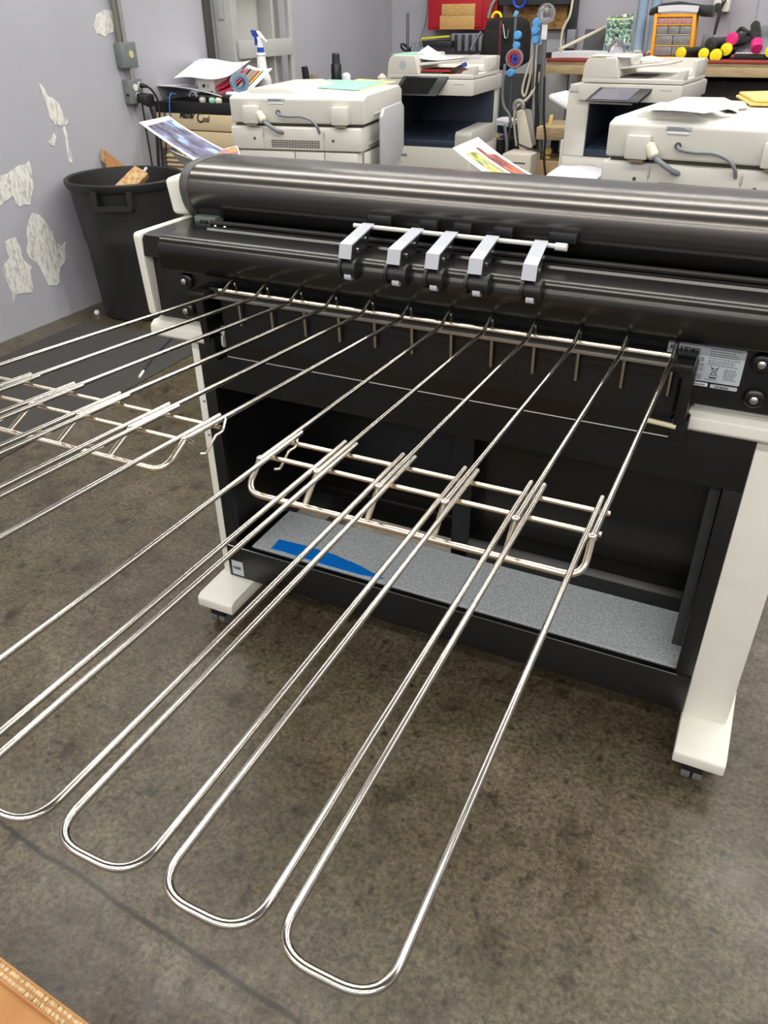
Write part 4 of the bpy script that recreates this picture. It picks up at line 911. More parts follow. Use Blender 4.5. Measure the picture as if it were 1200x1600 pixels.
ck = thing('cable_bundle', 'thin black and blue cables hanging over the front of the beige cooler', 'cable', cq(255, 152, cy - .02))
MB().tube(spline([cq(266, 150, cy + .05), cq(260, 146, cy + .02), cq(257, 152, cy - .015), cq(257, 170, cy - .02), cq(258, 195, cy - .02), cq(260, 240, cy - .02)], 6), .0035, 8).build('cord', 'cable_black', ck)
MB().tube(spline([cq(275, 148, cy + .05), cq(268, 146, cy + .02), cq(265, 152, cy - .018), cq(265, 170, cy - .022), cq(267, 188, cy - .022), cq(272, 240, cy - .02)], 6), .0035, 8).build('cord', 'cable_blue', ck)
MB().tube(spline([cq(266, 150, cy + .05), cq(285, 142, cy + .1), cq(305, 146, cy + .12), cq(330, 148, cy + .1)], 6), .0045, 8).build('cord', 'cable_black', ck)
MB().tube(arc(cq(302, 151, 4.05), .024, 0, pi, 10, (1, 0, 0), (0, 0, 1)), .006, 8).build('cord_loop', 'cable_grey', ck)
for nm, px, m_, lab in (('jar', 316, 'copier_grey', 'small grey pot on the cooler top frame under the papers'), ('bottle_cap', 331, 'paper_green', 'small mint green cap on the cooler top frame'), ('putty_lump', 341, 'ferrite', 'small cream lump on the cooler top frame near the copier')):
    p = cq(px, 152, 4.06); tag(MB().lathe([(0, 0), (.018, 0), (.020, .012), (.014, .024), (0, .026)], (p.x, 4.06, zt_), 14).build(nm, m_), lab, nm.replace('_', ' '))

# ------------------------------------------------------------------ shelf frame on the left wall, spray bottle
SF_ = thing('shelf_frame', 'grey painted open shelf frame standing against the left wall', 'shelf', (WL + .06, 5.2, 0))
XF = WL + .13; XB = WL + .005
def yx(px, py): return PX(px, py, XF).y
y0s, y1s, y2s, y3s = yx(369, 60), yx(374, 62), yx(453, 60), yx(460, 60)
zbt, zbb = PX(400, 62, XF).z, PX(400, 90, XF).z
MB().box(XB, XF, y0s - .03, y0s, 0, ZC - .3).bevel(.003).build('side_board', 'shelf_paint', SF_)
MB().box(XB + .03, XB + .075, y0s - .042, y0s - .028, PX(352, 30, XF).z, ZC - .4).bevel(.002).build('board_patch', 'shelf_paint', SF_)
MB().box(XF - .03, XF, y0s, y1s, 0, ZC - .3).bevel(.003).build('post', 'shelf_paint', SF_)
MB().box(XF - .03, XF, y2s, y3s, 0, ZC - .3).bevel(.003).build('post', 'shelf_paint', SF_)
MB().box(XF, XF + .02, y0s, y2s, zbb, zbt).bevel(.003).build('face_board', 'shelf_paint', SF_)
MB().box(XB + .016, XF, y1s, y2s, zbb + .06, zbt - .002).bevel(.002).build('shelf_board', 'shelf_paint', SF_)
MB().box(XB + .016, XF, y1s, y2s, zbt + .30, zbt + .34).bevel(.002).build('shelf_board', 'shelf_paint', SF_)
MB().box(XB, XB + .015, y0s, y3s, .2, ZC - .3).build('back_board', 'copier_grey', SF_)
MB().box(XB + .016, XF - .01, yx(426, 30), yx(429, 30), zbt, zbt + .30).build('divider', 'shelf_paint', SF_)
MB().box(XB + .016, XF - .01, yx(432, 110), yx(434, 110), .2, zbb + .06).build('divider', 'shelf_paint', SF_)
sy = 4.55; s_ = PY(411, 112, sy); zs = s_.z
# table behind the cooler that carries the bottle
TB = thing('side_table', 'grey table behind the cooler and the centre left copier along the wall', 'table', (-2.93, 5.37, 0))
MB().box(-3.28, -2.66, 4.80, 5.95, .90, .94).bevel(.004).build('table_top', 'shelf_paint', TB)
for xx in (-3.16, -2.70):
    for yy in (4.84, 5.91): MB().box(xx - .02, xx + .02, yy - .02, yy + .02, 0, .90).build('leg', 'dark_metal', TB)
sx_ = PY(410, 112, 4.52); SB = thing('spray_bottle', 'white spray bottle with a blue trigger head behind the cooler papers', 'spray bottle', (sx_.x, 4.52, .985))
c0 = V((sx_.x, 4.52, .985)); zt2 = PY(410, 82, 4.52).z
k = (zt2 - .985)
MB().lathe([(0, 0), (.048, 0), (.050, .01), (.050, k - .145), (.044, k - .120), (.030, k - .10), (.026, k - .03), (.024, k - .02), (.029, k - .012), (.027, k), (0, k)], c0, 24).build('bottle', 'spray_white', SB)
MB().cyl(c0 + V((0, 0, k - .002)), c0 + V((0, 0, k + .026)), .020, 16).build('collar', 'spray_blue', SB)
nk = c0 + V((0, 0, k + .026))
MB().tube([nk, nk + V((0, 0, .03)), nk + V((-.004, 0, .055))], [.017, .013, .016], 14).build('neck', 'spray_white', SB)
MB().hexa([nk + V(q) for q in ((.005, -.01, .05), (.05, -.008, .028), (.05, .008, .028), (.005, .01, .05), (-.02, -.012, .085), (.0, -.008, .082), (.0, .008, .082), (-.02, .012, .085))]).bevel(.003).build('head_back', 'spray_white', SB)
MB().hexa([nk + V(q) for q in ((-.045, -.01, .055), (-.01, -.012, .05), (-.01, .012, .05), (-.045, .01, .055), (-.055, -.011, .088), (-.012, -.013, .084), (-.012, .013, .084), (-.055, .011, .088))]).bevel(.003).build('nozzle', 'spray_blue', SB)
MB().hexa([nk + V(q) for q in ((-.035, -.005, .01), (-.024, -.005, .01), (-.024, .005, .01), (-.035, .005, .01), (-.036, -.006, .058), (-.018, -.006, .058), (-.018, .006, .058), (-.036, .006, .058))]).bevel(.002).build('trigger', 'spray_blue', SB)
# thermos and small things on the table
ty = 5.6; p = PY(526, 128, ty)
th = thing('thermos_flask', 'black thermos flask with a steel neck behind the centre left copier', 'thermos', (p.x, ty, .94))
zt3 = PY(526, 83, ty).z; hz = zt3 - .94
MB().lathe([(0, 0), (.034, 0), (.037, .01), (.037, hz - .075), (.030, hz - .062), (0, hz - .062)], (p.x, ty, .94), 24).build('body', 'thermos', th)
MB().lathe([(0, hz - .062), (.028, hz - .062), (.027, hz - .006), (.022, hz), (0, hz)], (p.x, ty, .94), 24).build('cup', 'dark_metal', th)
p = PY(480, 128, 5.5); pt = PY(476, 104, 5.5); hb_ = thing('handset', 'thin black handset standing behind the centre left copier', 'handset', (p.x, 5.5, .94))
MB().hexa([V((p.x - .02, 5.48, .94)), V((p.x + .03, 5.48, .94)), V((p.x + .03, 5.52, .94)), V((p.x - .02, 5.52, .94)), V((pt.x - .02, 5.48, pt.z)), V((pt.x + .016, 5.48, pt.z)), V((pt.x + .016, 5.52, pt.z)), V((pt.x - .02, 5.52, pt.z))]).bevel(.006).build('body', 'black_plastic', hb_)
MB().cyl(pt + V((.012, 0, -.004)), pt + V((.012, 0, .01)), .005, 8).build('button', 'steel', hb_)
p = PY(491, 128, 5.56); tag(MB().box(p.x - .022, p.x + .016, 5.55, 5.58, .94, PY(491, 116, 5.56).z).bevel(.002).build('wood_block', 'beige_dark'), 'small tan block standing next to the black handset', 'block')
p = PY(541, 125, 5.62); tag(MB().lathe([(0, 0), (.03, 0), (.032, PY(541, 113, 5.62).z - .96), (.02, PY(541, 113, 5.62).z - .945), (0, PY(541, 113, 5.62).z - .94)], (p.x, 5.62, .94), 20).build('plastic_cup', 'paper'), 'small white cup right beside the black thermos flask', 'cup')
p = PY(597, 125, 5.75); tag(MB().lathe([(0, 0), (.03, 0), (.034, PY(597, 116, 5.75).z - .96), (.02, PY(597, 116, 5.75).z - .945), (0, PY(597, 114, 5.75).z - .94)], (p.x, 5.75, .94), 20).build('plastic_jar', 'bag_cream'), 'small pale jar just left of the upper centre copier', 'jar')

# ------------------------------------------------------------------ back wall: red cabinet, railing, tools
Y7 = WB - .16
def by_(px0, px1, py0, py1, y0, y1, bev=.004):
    a = PY(px0, (py0 + py1) / 2, y0); b = PY(px1, (py0 + py1) / 2, y0); zt4 = PY((px0 + px1) / 2, py0, y0).z; zb4 = PY((px0 + px1) / 2, py1, y0).z
    return MB().box(a.x, b.x, y0, y1, zb4, zt4).bevel(bev)
rcab = thing('red_cabinet', 'bright red metal wall cabinet on the back wall', 'cabinet', (PY(715, 48, Y7).x, Y7, PY(715, 48, Y7).z))
by_(669, 778, -60, 47, Y7, WB - .002, .006).build('case', 'red_paint', rcab)
by_(674, 755, -56, 43, Y7 - .012, Y7 + .002, .004).build('door', 'red_paint', rcab)
pk = thing('wood_plank', 'two short tan wood planks fixed on the front of the red cabinet', 'wood', PY(715, 46, Y7 - .03))
by_(690, 742, 6, 24, Y7 - .032, Y7 - .012, .002).build('board', 'plank', pk); by_(687, 741, 24.4, 46, Y7 - .032, Y7 - .012, .002).build('board', 'plank', pk)
rk = thing('wire_organizer', 'grey metal tray rack on the back wall below the red cabinet', 'rack', PY(700, 78, Y7))
by_(656, 705, 64, 74, Y7 - .1, WB - .001).build('tray', 'dark_metal', rk); by_(705, 752, 52, 80, Y7 - .02, WB - .001).build('panel', 'cable_grey', rk)
for k in range(4): by_(710 + k * 11, 714 + k * 11, 54, 80, Y7 - .035, Y7 - .018, .001).build('slat', 'dark_metal', rk)
a, b = PY(658, 62, Y7 - .06), PY(701, 58, Y7 - .06)
tag(MB().hexa([a, b, b + V((0, .05, 0)), a + V((0, .05, 0)), a + V((0, 0, .015)), b + V((0, 0, .012)), b + V((0, .05, .012)), a + V((0, .05, .015))]).bevel(.002).build('spirit_level', 'cap_yellow'), 'thin yellow strip lying on the grey tray below the red cabinet', 'strip')
# thin metal rod standing in a coil left of the cabinet
rd = thing('antenna_stand', 'thin grey rod standing in a tangle of dark wire behind the upper centre copier', 'stand', V((PY(638, 78, 6.3).x, 6.3, 0)))
MB().cyl(V((PY(638, 82, 6.3).x, 6.3, 0)), PY(637, 20, 6.3), .012, 10).build('rod', 'pole_metal', rd)
MB().tube([PY(634 + 8 * cos(t * .7), 74 + 6 * sin(t * .9), 6.3 + .02 * sin(t)) for t in range(18)], .006, 6).build('wire_tangle', 'dark_metal', rd)
for k in range(3): MB().tube(spline([PY(640 + 6 * k, 80, 6.32), PY(646 + 5 * k, 66 - 2 * k, 6.32), PY(655 + 3 * k, 80, 6.32)], 5), .005, 6).build('wire', 'cable_grey', rd)
tag(MB().tube(spline([PY(669, -10, Y7 + .1), PY(667, 20, Y7 + .1), PY(662, 45, Y7 + .1), PY(655, 62, Y7 + .08)], 6), .006, 8).build('wall_cable', 'cable_grey'), 'thin grey cable running down the back wall left of the red cabinet', 'cable')
tag(MB().tube(spline([PY(774, 0, Y7 - .012), PY(768, 10, Y7 - .022), PY(763, 28, Y7 - .03)], 5), .014, 8).build('hook_rod', 'conduit_grey'), 'short grey rod hanging at the right edge of the red cabinet', 'rod')
tag(MB().tube(spline([PY(752, 50, 6.7), PY(744, 62, 6.7), PY(736, 78, 6.7)], 4), .012, 8).build('pull_strap', 'cable_grey'), 'grey strap slanting down left of the black backpack', 'strap')
# black backpack
yb5 = 6.55
bp = thing('backpack', 'black backpack with a maroon stripe hanging behind the upper centre copier', 'bag', PY(785, 100, yb5))
pp = [(752, 60), (760, 32), (772, 27), (806, 27), (816, 34), (818, 60), (816, 98), (790, 112), (748, 100)]
pts = [PY(x, y, yb5) for x, y in pp]
MB().prism([(q.x, q.z) for q in pts], 'y', yb5, yb5 + .22).bevel(.025, 3, 20).build('body', 'fabric_black', bp)
by_(778, 783, 32, 104, yb5 - .006, yb5 + .01, .001).build('stripe', 'fabric_maroon', bp)
by_(756, 777, 48, 88, yb5 - .02, yb5 + .01, .008).build('pocket', 'fabric_black', bp)
a, b, c = PY(786, 38, yb5 - .015), PY(789, 60, yb5 - .015), PY(795, 46, yb5 - .015)
MB().tube(fillet([a, b, b + V((.02, 0, 0)), c], .01, 4), .007, 8).build('buckle_hook', 'steel', bp)
MB().tube(arc(PY(776, 28, yb5 + .05), .035, 0, pi, 8, (1, 0, 0), (0, 0, 1)), .01, 8).build('yellow_loop', 'cap_yellow', bp)
# poles with blue clips
def pole(name, label, pts, y, r, clips, extra=None):
    t = thing(name, label, 'pole', PY(pts[-1][0], pts[-1][1], y))
    MB().tube([PY(a, b, y) for a, b in pts], r, 10).build('rod', 'pole_metal', t)
    for (x, yy, rr) in clips:
        c = PY(x, yy, y - .02); MB().lathe([(0, -.022), (rr * .8, -.020), (rr, -.008), (rr, .010), (0, .014)], c, 18, 'y').build('clip', 'clip_blue', t)
    return t
p1 = pole('hanging_pole', 'thin metal pole with round blue clips just right of the black backpack', [(806, 24), (804, 60), (802, 92)], 6.3, .010, [(809, 55, .028), (807, 71, .026)])
MB().hexa([PY(801, 26, 6.28), PY(807, 27, 6.28), PY(807, 27, 6.30), PY(801, 26, 6.30), PY(805, 16, 6.28), PY(811, 18, 6.28), PY(811, 18, 6.30), PY(805, 16, 6.30)]).bevel(.004).build('top_clip', 'clip_blue', p1)
p1b = pole('hanging_pole', 'lower metal pole with one blue clip beside the upper centre copier', [(799, 112), (798, 150), (797, 200), (796, 235)], 6.2, .011, [(798, 114, .028)])
sp = thing('tape_disc', 'clear disc of red and blue tape rolls hanging on the thin pole', 'tape', PY(804, 100, 6.2))
cc = PY(804, 91, 6.2); ring(MB(), cc, V((.1, -1, 0)).normalized(), .050, .062, .03).build('clear_ring', 'clear_plastic', sp); ring(MB(), cc, V((.1, -1, 0)).normalized(), .030, .048, .032).build('red_roll', 'paper_red', sp); ring(MB(), cc + V((.008, -.004, -.006)), V((.1, -1, 0)).normalized(), .012, .028, .032).build('blue_roll', 'spray_blue', sp)
p2 = pole('hanging_pole', 'tall dark pole topped by a round clear lens right of the blue clips', [(853, 38), (850, 70), (848, 120), (846, 180), (844, 230), (842, 285)], 6.0, .017, [])
lc = PY(854, 21, 5.97); MB().lathe([(0, -.012), (.035, -.010), (.050, 0), (.035, .010), (0, .012)], lc, 28, 'y').build('lens', 'glass_lens', p2)
ring(MB(), lc, V((0, -1, 0)), .048, .058, .022).build('lens_rim', 'steel', p2)
by_(846, 854, 38, 62, 5.97, 5.99, .002).build('paper_tag', 'paper', p2)
p3 = pole('hanging_pole', 'slim pole with stacked blue clips left of the clear lens', [(840, 20), (836, 60), (834, 100), (832, 140)], 6.05, .008, [(839, 36, .030), (837, 47, .030), (838, 62, .028)])
tag(MB().tube(spline([PY(838, 70, 6.1), PY(832, 100, 6.1), PY(826, 130, 6.1), PY(820, 150, 6.1), PY(816, 140, 6.1), PY(824, 110, 6.1), PY(834, 88, 6.1), PY(836, 110, 6.1), PY(832, 140, 6.1), PY(822, 158, 6.1)], 6), .008, 8).build('hanging_cable', 'cable_cream'), 'looped cream cable hanging between the two poles', 'cable')
tag(MB().tube(spline([PY(843, 112, 6.0), PY(838, 135, 6.0), PY(826, 152, 6.0), PY(816, 160, 6.0), PY(808, 166, 6.0), PY(804, 175, 6.0), PY(804, 200, 6.0), PY(807, 228, 6.0)], 6), .009, 8).build('hanging_cable', 'cable_cream'), 'single cream cable curving down to the cream bag', 'cable')
tag(MB().tube(spline([PY(789, 100, 6.1), PY(785, 140, 6.1), PY(787, 165, 6.1), PY(796, 180, 6.1), PY(799, 200, 6.1)], 6), .010, 8).build('hanging_cable', 'cable_grey'), 'dark grey cable sagging beside the upper centre copier', 'cable')
tag(MB().tube(spline([PY(895, 0, 6.3), PY(890, 25, 6.3), PY(880, 45, 6.3), PY(876, 70, 6.3), PY(877, 82, 6.3)], 6), .008, 8).build('hanging_cable', 'cable_cream'), 'pale cable hanging at the right edge of the chipboard shelf', 'cable')
p5 = pole('hanging_pole', 'thick dark upright stand right behind the cream bag', [(846, 70), (842, 150), (838, 220), (836, 290)], 6.12, .024, [])
tag(MB().tube(spline([PY(842, 100, 6.0), PY(838, 150, 6.0), PY(840, 200, 6.0), PY(834, 240, 6.0), PY(838, 285, 6.0)], 6), .012, 8).build('hanging_cable', 'cable_black'), 'thick black cable wound down the tall pole with the clear lens', 'cable')
tag(MB().tube(spline([PY(788, 195, 6.05), PY(792, 225, 6.05), PY(790, 260, 6.05), PY(793, 290, 6.05)], 6), .012, 8).build('hanging_cable', 'cable_grey'), 'grey cable hanging low beside the bucket', 'cable')
cbg = thing('cream_bag', 'cream and grey padded bag hanging low between the poles', 'bag', PY(820, 240, 5.9))
MB().hexa([PY(812, 240, 5.9), PY(833, 230, 5.9), PY(833, 230, 6.1), PY(812, 240, 6.1), PY(806, 174, 5.9), PY(819, 170, 5.9), PY(819, 170, 6.1), PY(806, 174, 6.1)]).bevel(.015).build('front_panel', 'bag_cream', cbg)
MB().hexa([PY(826, 232, 5.93), PY(838, 226, 5.93), PY(838, 226, 6.1), PY(826, 232, 6.1), PY(819, 170, 5.93), PY(830, 171, 5.93), PY(830, 171, 6.1), PY(819, 170, 6.1)]).bevel(.01).build('side_panel', 'bag_grey', cbg)
MB().tube(spline([PY(804, 172, 5.88), PY(805, 162, 5.88), PY(812, 158, 5.88), PY(817, 163, 5.88), PY(817, 170, 5.88)], 5), .016, 10).build('pipe_elbow', 'conduit_grey', cbg)
# wide shelf of chipboard on the back wall
osb = thing('chipboard_shelf', 'chipboard panel shelf with a black box on top on the back wall', 'shelf', PY(845, 45, 7.0))
by_(794, 886, 9, 45.5, 7.28, 7.31, .002).build('panel', 'osb', osb); by_(780, 892, -40, 8, 7.12, WB - .002, .006).build('dark_box', 'junk_dark', osb)
MB().tube(arc(PY(812, 0, 7.11), .05, pi, 2 * pi, 10, (1, 0, 0), (0, 0, 1)), .012, 8).build('blue_handle', 'spray_blue', osb)
by_(888, 901, -60, 80, 7.26, WB - .002, .004).build('upright', 'dark_metal', osb)
# low clutter behind the copiers
LSH = thing('low_shelf', 'tan wooden low shelf below the workbench left end', 'shelf', PY(850, 210, 6.0))
xa, xb = PY(838, 205, 5.9).x, PY(838, 205, 5.9).x + .55
z1_ = PY(860, 199, 5.9).z; z0_ = PY(860, 219, 5.9).z
MB().box(xa, xb, 5.9, 6.35, z0_, z1_).bevel(.004).build('beam', 'beam_wood', LSH); MB().box(xa, xb, 5.9, 6.35, 0, PY(860, 252, 5.9).z).bevel(.006).build('carton', 'carton', LSH)
for xx in (xa + .02, xb - .06): MB().box(xx, xx + .04, 6.25, 6.34, 0, z0_).build('leg', 'junk_dark', LSH)
for px, py, lab in ((857, 236, 'upper peach coloured knob in the dark gap under the low shelf'), (855, 249, 'lower peach coloured knob on the carton under the low shelf')):
    p = PY(px, py, 6.02); tag(MB().lathe([(0, -.02), (.022, -.012), (.026, .008), (0, .02)], p, 14, 'y').build('knob', 'envelope_tan'), lab, 'knob')
p = PY(858, 192, 6.0); tag(MB().hexa([p + V(q) for q in ((-.012, 0, -.04), (.014, 0, -.035), (.014, .02, -.035), (-.012, .02, -.04), (0, 0, .05), (.022, 0, .05), (.022, .02, .05), (0, .02, .05))]).bevel(.003).build('orange_stick', 'envelope_tan'), 'short orange stick standing on the low wooden shelf', 'stick')
tag(MB().tube(spline([PY(851, 120, 5.85), PY(850, 160, 5.85), PY(850, 190, 5.85), PY(852, 215, 5.85), PY(850, 250, 5.85), PY(854, 285, 5.85)], 6), .008, 8).build('hanging_cable', 'cable_black'), 'black cable hanging straight down in front of the low shelf', 'cable')
tag(MB().tube(spline([PY(808, 224, 5.85), PY(818, 229, 5.85), PY(832, 234, 5.85), PY(850, 238, 5.85)], 5), .007, 8).build('hanging_cable', 'cable_black'), 'black cable crossing the lower part of the cream bag', 'cable')
p = PY(780, 215, 6.25); tag(MB().lathe([(0, 0), (.12, 0), (.14, PY(780, 212, 6.25).z - .01), (.13, PY(780, 212, 6.25).z), (0, PY(780, 212, 6.25).z)], (p.x, 6.25, 0), 28).build('bucket', 'dark_metal'), 'dark round bucket low beside the upper centre copier', 'bucket')
tag(by_(772, 776, 210, 217, 6.095, 6.115, .002).build('yellow_tag', 'cap_yellow'), 'tiny yellow tag on the bucket beside the upper centre copier', 'tag')
t = thing('carton', 'pale printed carton standing low behind the food picture print', 'box', PY(810, 260, 5.7)); q = PY(785, 240, 5.7); q2 = PY(830, 245, 5.7)
MB().box(q.x, q2.x, 5.7, 5.95, 0, q.z).bevel(.005).build('box_body', 'bag_cream', t); ms = MB()
for k in range(4): ms.box(q.x + .05, q2.x - .04 - .02 * (k % 2), 5.698, 5.701, q.z - .06 - .03 * k, q.z - .05 - .03 * k)
ms.build('print_lines', 'ink_soft', t)
pap = lambda u, v: V((PY(770, 185, 6.25).x + .14 * u, 6.2 + .3 * v, PY(785, 188, 6.25).z - .03 * u * u + .02 * u))
sheet_thing('paper_stack', 'white papers sticking out right of the upper centre copier', up(pap), 6, 4, .03, 'paper')
pap2 = lambda u, v: V((PY(770, 208, 6.25).x + .14 * u, 6.15 + .2 * v, PY(785, 210, 6.25).z - .02 * u))
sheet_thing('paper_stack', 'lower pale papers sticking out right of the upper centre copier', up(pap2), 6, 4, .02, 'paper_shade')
tag(MB().box(PY(779, 160, 6.45).x, PY(818, 160, 6.45).x, 6.45, 6.7, 0, PY(800, 118, 6.45).z).bevel(.01).build('equipment_case', 'junk_dark'), 'dark equipment case standing below the black backpack', 'case')
tag(by_(853, 884, 116, 190, 6.75, 6.8, .004).build('grey_board', 'shelf_paint'), 'grey board standing under the left end of the workbench', 'board')

# ------------------------------------------------------------------ workbench at the back
YB, ZB = 6.40, PY(950, 92, 6.40).z
BL, BR_ = PY(853, 100, YB).x, .75
WBn = thing('workbench', 'long wooden workbench with a reddish top edge along the back wall', 'workbench', ((BL + BR_) / 2, 6.85, 0))
MB().box(BL, BR_, YB, WB - .01, ZB - .02, ZB).bevel(.003).build('bench_top', 'red_trim', WBn)
MB().box(BL, BR_, YB + .01, YB + .05, ZB - .10, ZB - .02).bevel(.003).build('front_rail', 'beam_wood', WBn)
for xx in (BL + .06, -.9, .6): MB().box(xx, xx + .09, 7.15, 7.24, 0, ZB - .02).bevel(.003).build('leg', 'beam_wood', WBn)
MB().box(BL + .3, BR_, YB + .25, WB - .02, .30, .34).build('lower_shelf', 'beam_wood', WBn)
ub = thing('storage_bin', 'dark storage case under the workbench behind the right rear copier', 'case', (-.15, 6.9, .34))
MB().box(-.75, .65, 6.62, 7.25, .34, .98).bevel(.01).build('body', 'junk_dark', ub); MB().box(-.70, .60, 6.615, 6.63, .60, .92).bevel(.004).build('front_panel', 'black_plastic', ub); MB().box(-.72, -.70, 6.612, 6.63, .45, .98).build('red_edge', 'fabric_maroon', ub)
def onb(px, y): return PY(px, 80, y).x
def leaning(px, y, t, name, m_, parent):   # quad from pixels at two depths (bottom at y, top at y+t)
    b0, b1, t1, t0 = [PY(x, yy, yv) for (x, yy), yv in zip(px, (y, y, y + t, y + t))]
    return MB().slab([b0, b1, t1, t0], .012).build(name, m_, parent)
sheet_thing('paper_stack', 'stack of white papers on the left end of the workbench', up(lambda u, v: V((BL + .03 + .52 * u, 6.42 + .35 * v, ZB + .035 + .003 * sin(5 * u)))), 10, 4, .034, 'paper_shade')
tag(MB().box(PY(855, 84, 6.45).x, PY(863, 84, 6.45).x, 6.42, 6.46, ZB, PY(860, 82, 6.42).z).build('tape_gun', 'black_plastic'), 'small black object at the left end of the workbench', 'tool')
p0, p1 = PY(872, 84, 6.6), PY(946, 42, 6.9); tag(MB().cyl(V((p0.x, 6.6, ZB + .045)), p1, .011, 10).build('cream_stick', 'cable_cream'), 'long cream stick leaning from the bench papers to the circuit board', 'stick')
tag(leaning([(910, 79), (942, 79), (947, 46), (915, 46)], 6.9, .06, 'black_panel', 'black_plastic', None), 'black rectangular panel leaning on the wall behind the cream stick', 'panel')
tag(by_(885, 898, 46, 76, 7.1, 7.2, .004).build('switch_plate', 'cable_grey'), 'grey ribbed box on the wall above the bench papers', 'box')
cbd = thing('circuit_board', 'green circuit board leaning upright on the workbench', 'circuit board', PY(965, 84, 6.75))
leaning([(943, 80), (984, 80), (991, 22), (951, 26)], 6.78, .05, 'board', 'circuit', cbd)
leaning([(948, 31.5), (989, 30), (989.5, 28), (948.5, 29)], 6.77, .0, 'edge_strip', 'circuit_edge', cbd)
for (x, y, w_, h_, m_) in ((961, 52, 5, 5, 'circuit_chip'), (953, 44, 3, 2, 'socket_white'), (963, 43, 3, 2, 'socket_white'), (974, 60, 3, 8, 'socket_white'), (952, 62, 3, 2, 'socket_white'), (979, 70, 2, 7, 'spray_blue'), (945, 70, 2, 6, 'spray_blue'), (968, 36, 6, 2, 'circuit_edge'), (974, 22, 5, 5, 'socket_white'), (986, 26, 3, 3, 'socket_white')):
    u = (80 - y) / 56; by_(x, x + w_, y, y + h_, 6.765 + .05 * u, 6.785 + .05 * u, .001).build('chip', m_, cbd)
for (px0, py0, px1, py1, lab) in ((996, 81, 1010, -30, 'front blue grey cardboard tube standing on the workbench'), (1018, 82, 1030, -30, 'second blue grey cardboard tube next to the orange organizer')):
    a = PY(px0, py0, 6.7); b = PY(px1, py1, 7.1); tt = thing('cardboard_tube', lab, 'tube', (a.x, a.y, ZB)); a.z = ZB + .01
    MB().cyl(a, b, .037, 20).build('tube', 'tube_blue_grey', tt)
    for k in range(1, 7): q = a.lerp(b, k * .14); d = (b - a).normalized(); MB().cyl(q - d * .001, q + d * .001, .0376, 20).build('band', 'cable_grey', tt)
    MB().cyl(a - (b - a).normalized() * .004, a + (b - a).normalized() * .015, .0385, 20).build('end_cap', 'copier_grey', tt)
fo = MB(); fo.lathe([(0, 0), (.05, .005), (.07, .03), (.055, .07), (.03, .10), (0, .11)], (PY(963, 80, 6.55).x, 6.55, ZB + .0), 9)
for v in fo.bm.verts: v.co += V((random.uniform(-.012, .012), random.uniform(-.012, .012), random.uniform(0, .012)))
tag(fo.build('foil_lump', 'foil', flat=True), 'crumpled silver foil lump in front of the circuit board', 'foil')
# orange organizer
ORG = thing('drawer_organizer', 'orange framed small parts drawer organizer on the workbench', 'organizer', PY(1050, 84, 6.6))
yo = 6.62; bl_, br_, tl_, tr2 = PY(1016, 84, yo), PY(1082, 84, yo), PY(1025, 21, yo + .06), PY(1090, 21, yo + .06)
bl_.z = br_.z = ZB; zt6 = PY(1056, 21, yo).z
def og(u, v, d=0): # u across, v up
    p = (bl_ * (1 - u) + br_ * u) * (1 - v) + (V((tl_.x, yo, zt6)) * (1 - u) + V((tr2.x, yo, zt6)) * u) * v; return p + V((0, d, 0))
def obox(u0, u1, v0, v1, d0, d1, name, m_, par): return MB().hexa([og(u0, v0, d0), og(u1, v0, d0), og(u1, v0, d1), og(u0, v0, d1), og(u0, v1, d0), og(u1, v1, d0), og(u1, v1, d1), og(u0, v1, d1)]).bevel(.002).build(name, m_, par)
obox(0, .08, 0, 1, 0, .16, 'frame_side', 'orange', ORG); obox(.92, 1, 0, 1, 0, .16, 'frame_side', 'orange', ORG); obox(.08, .92, .92, 1, 0, .16, 'frame_top', 'orange', ORG); obox(.08, .92, 0, .03, 0, .16, 'frame_base', 'orange', ORG)
obox(.08, .92, .03, .92, .03, .16, 'back', 'beige_dark', ORG)
for k in range(4):
    dr = obox(.085 + k * .21, .285 + k * .21, .765, .905, .006, .03, 'drawer', 'drawer_pink', ORG); obox(.17 + k * .21, .20 + k * .21, .77, .79, .0, .008, 'drawer_pull', 'orange', dr)
for k in range(3): obox(.285 + k * .21, .30 + k * .21, .75, .92, .002, .03, 'divider', 'orange', ORG)
obox(.08, .92, .735, .76, .002, .03, 'divider', 'orange', ORG)
for k in range(3): dr = obox(.09 + k * .28, .355 + k * .28, .545, .725, .006, .03, 'drawer', 'drawer_clear', ORG)
for v0, v1 in ((.30, .51), (.05, .26)):
    for k in range(2): obox(.09 + k * .42, .495 + k * .42, v0, v1, .006, .03, 'drawer', 'drawer_clear', ORG)
obox(.08, .92, .515, .535, .002, .03, 'drawer_lip', 'cable_cream', ORG); obox(.08, .92, .27, .29, .002, .03, 'drawer_lip', 'envelope_tan', ORG)
# bag and papers on the organizer
bgp = [(1013, 24), (1016, 14), (1035, 5), (1060, 2), (1092, 7), (1113, 8), (1112, 27), (1094, 26), (1085, 14), (1056, 10), (1030, 14), (1022, 24)]
tag(MB().prism([(PY(x, y, yo + .02).x, PY(x, y, yo + .02).z) for x, y in bgp], 'y', yo + .02, yo + .2).bevel(.008, 2, 20).build('plastic_bag', 'black_plastic'), 'crumpled black plastic bag draped over the orange organizer', 'bag')
sheet_thing('paper_stack', 'white papers lying on top of the orange organizer under the black bag', up(lambda u, v: V((tl_.x + .02 + (tr2.x - tl_.x - .01) * u, yo - .01 + .15 * v, zt6 + .042 + .008 * sin(pi * u)))), 8, 3, .036, 'paper_shade')
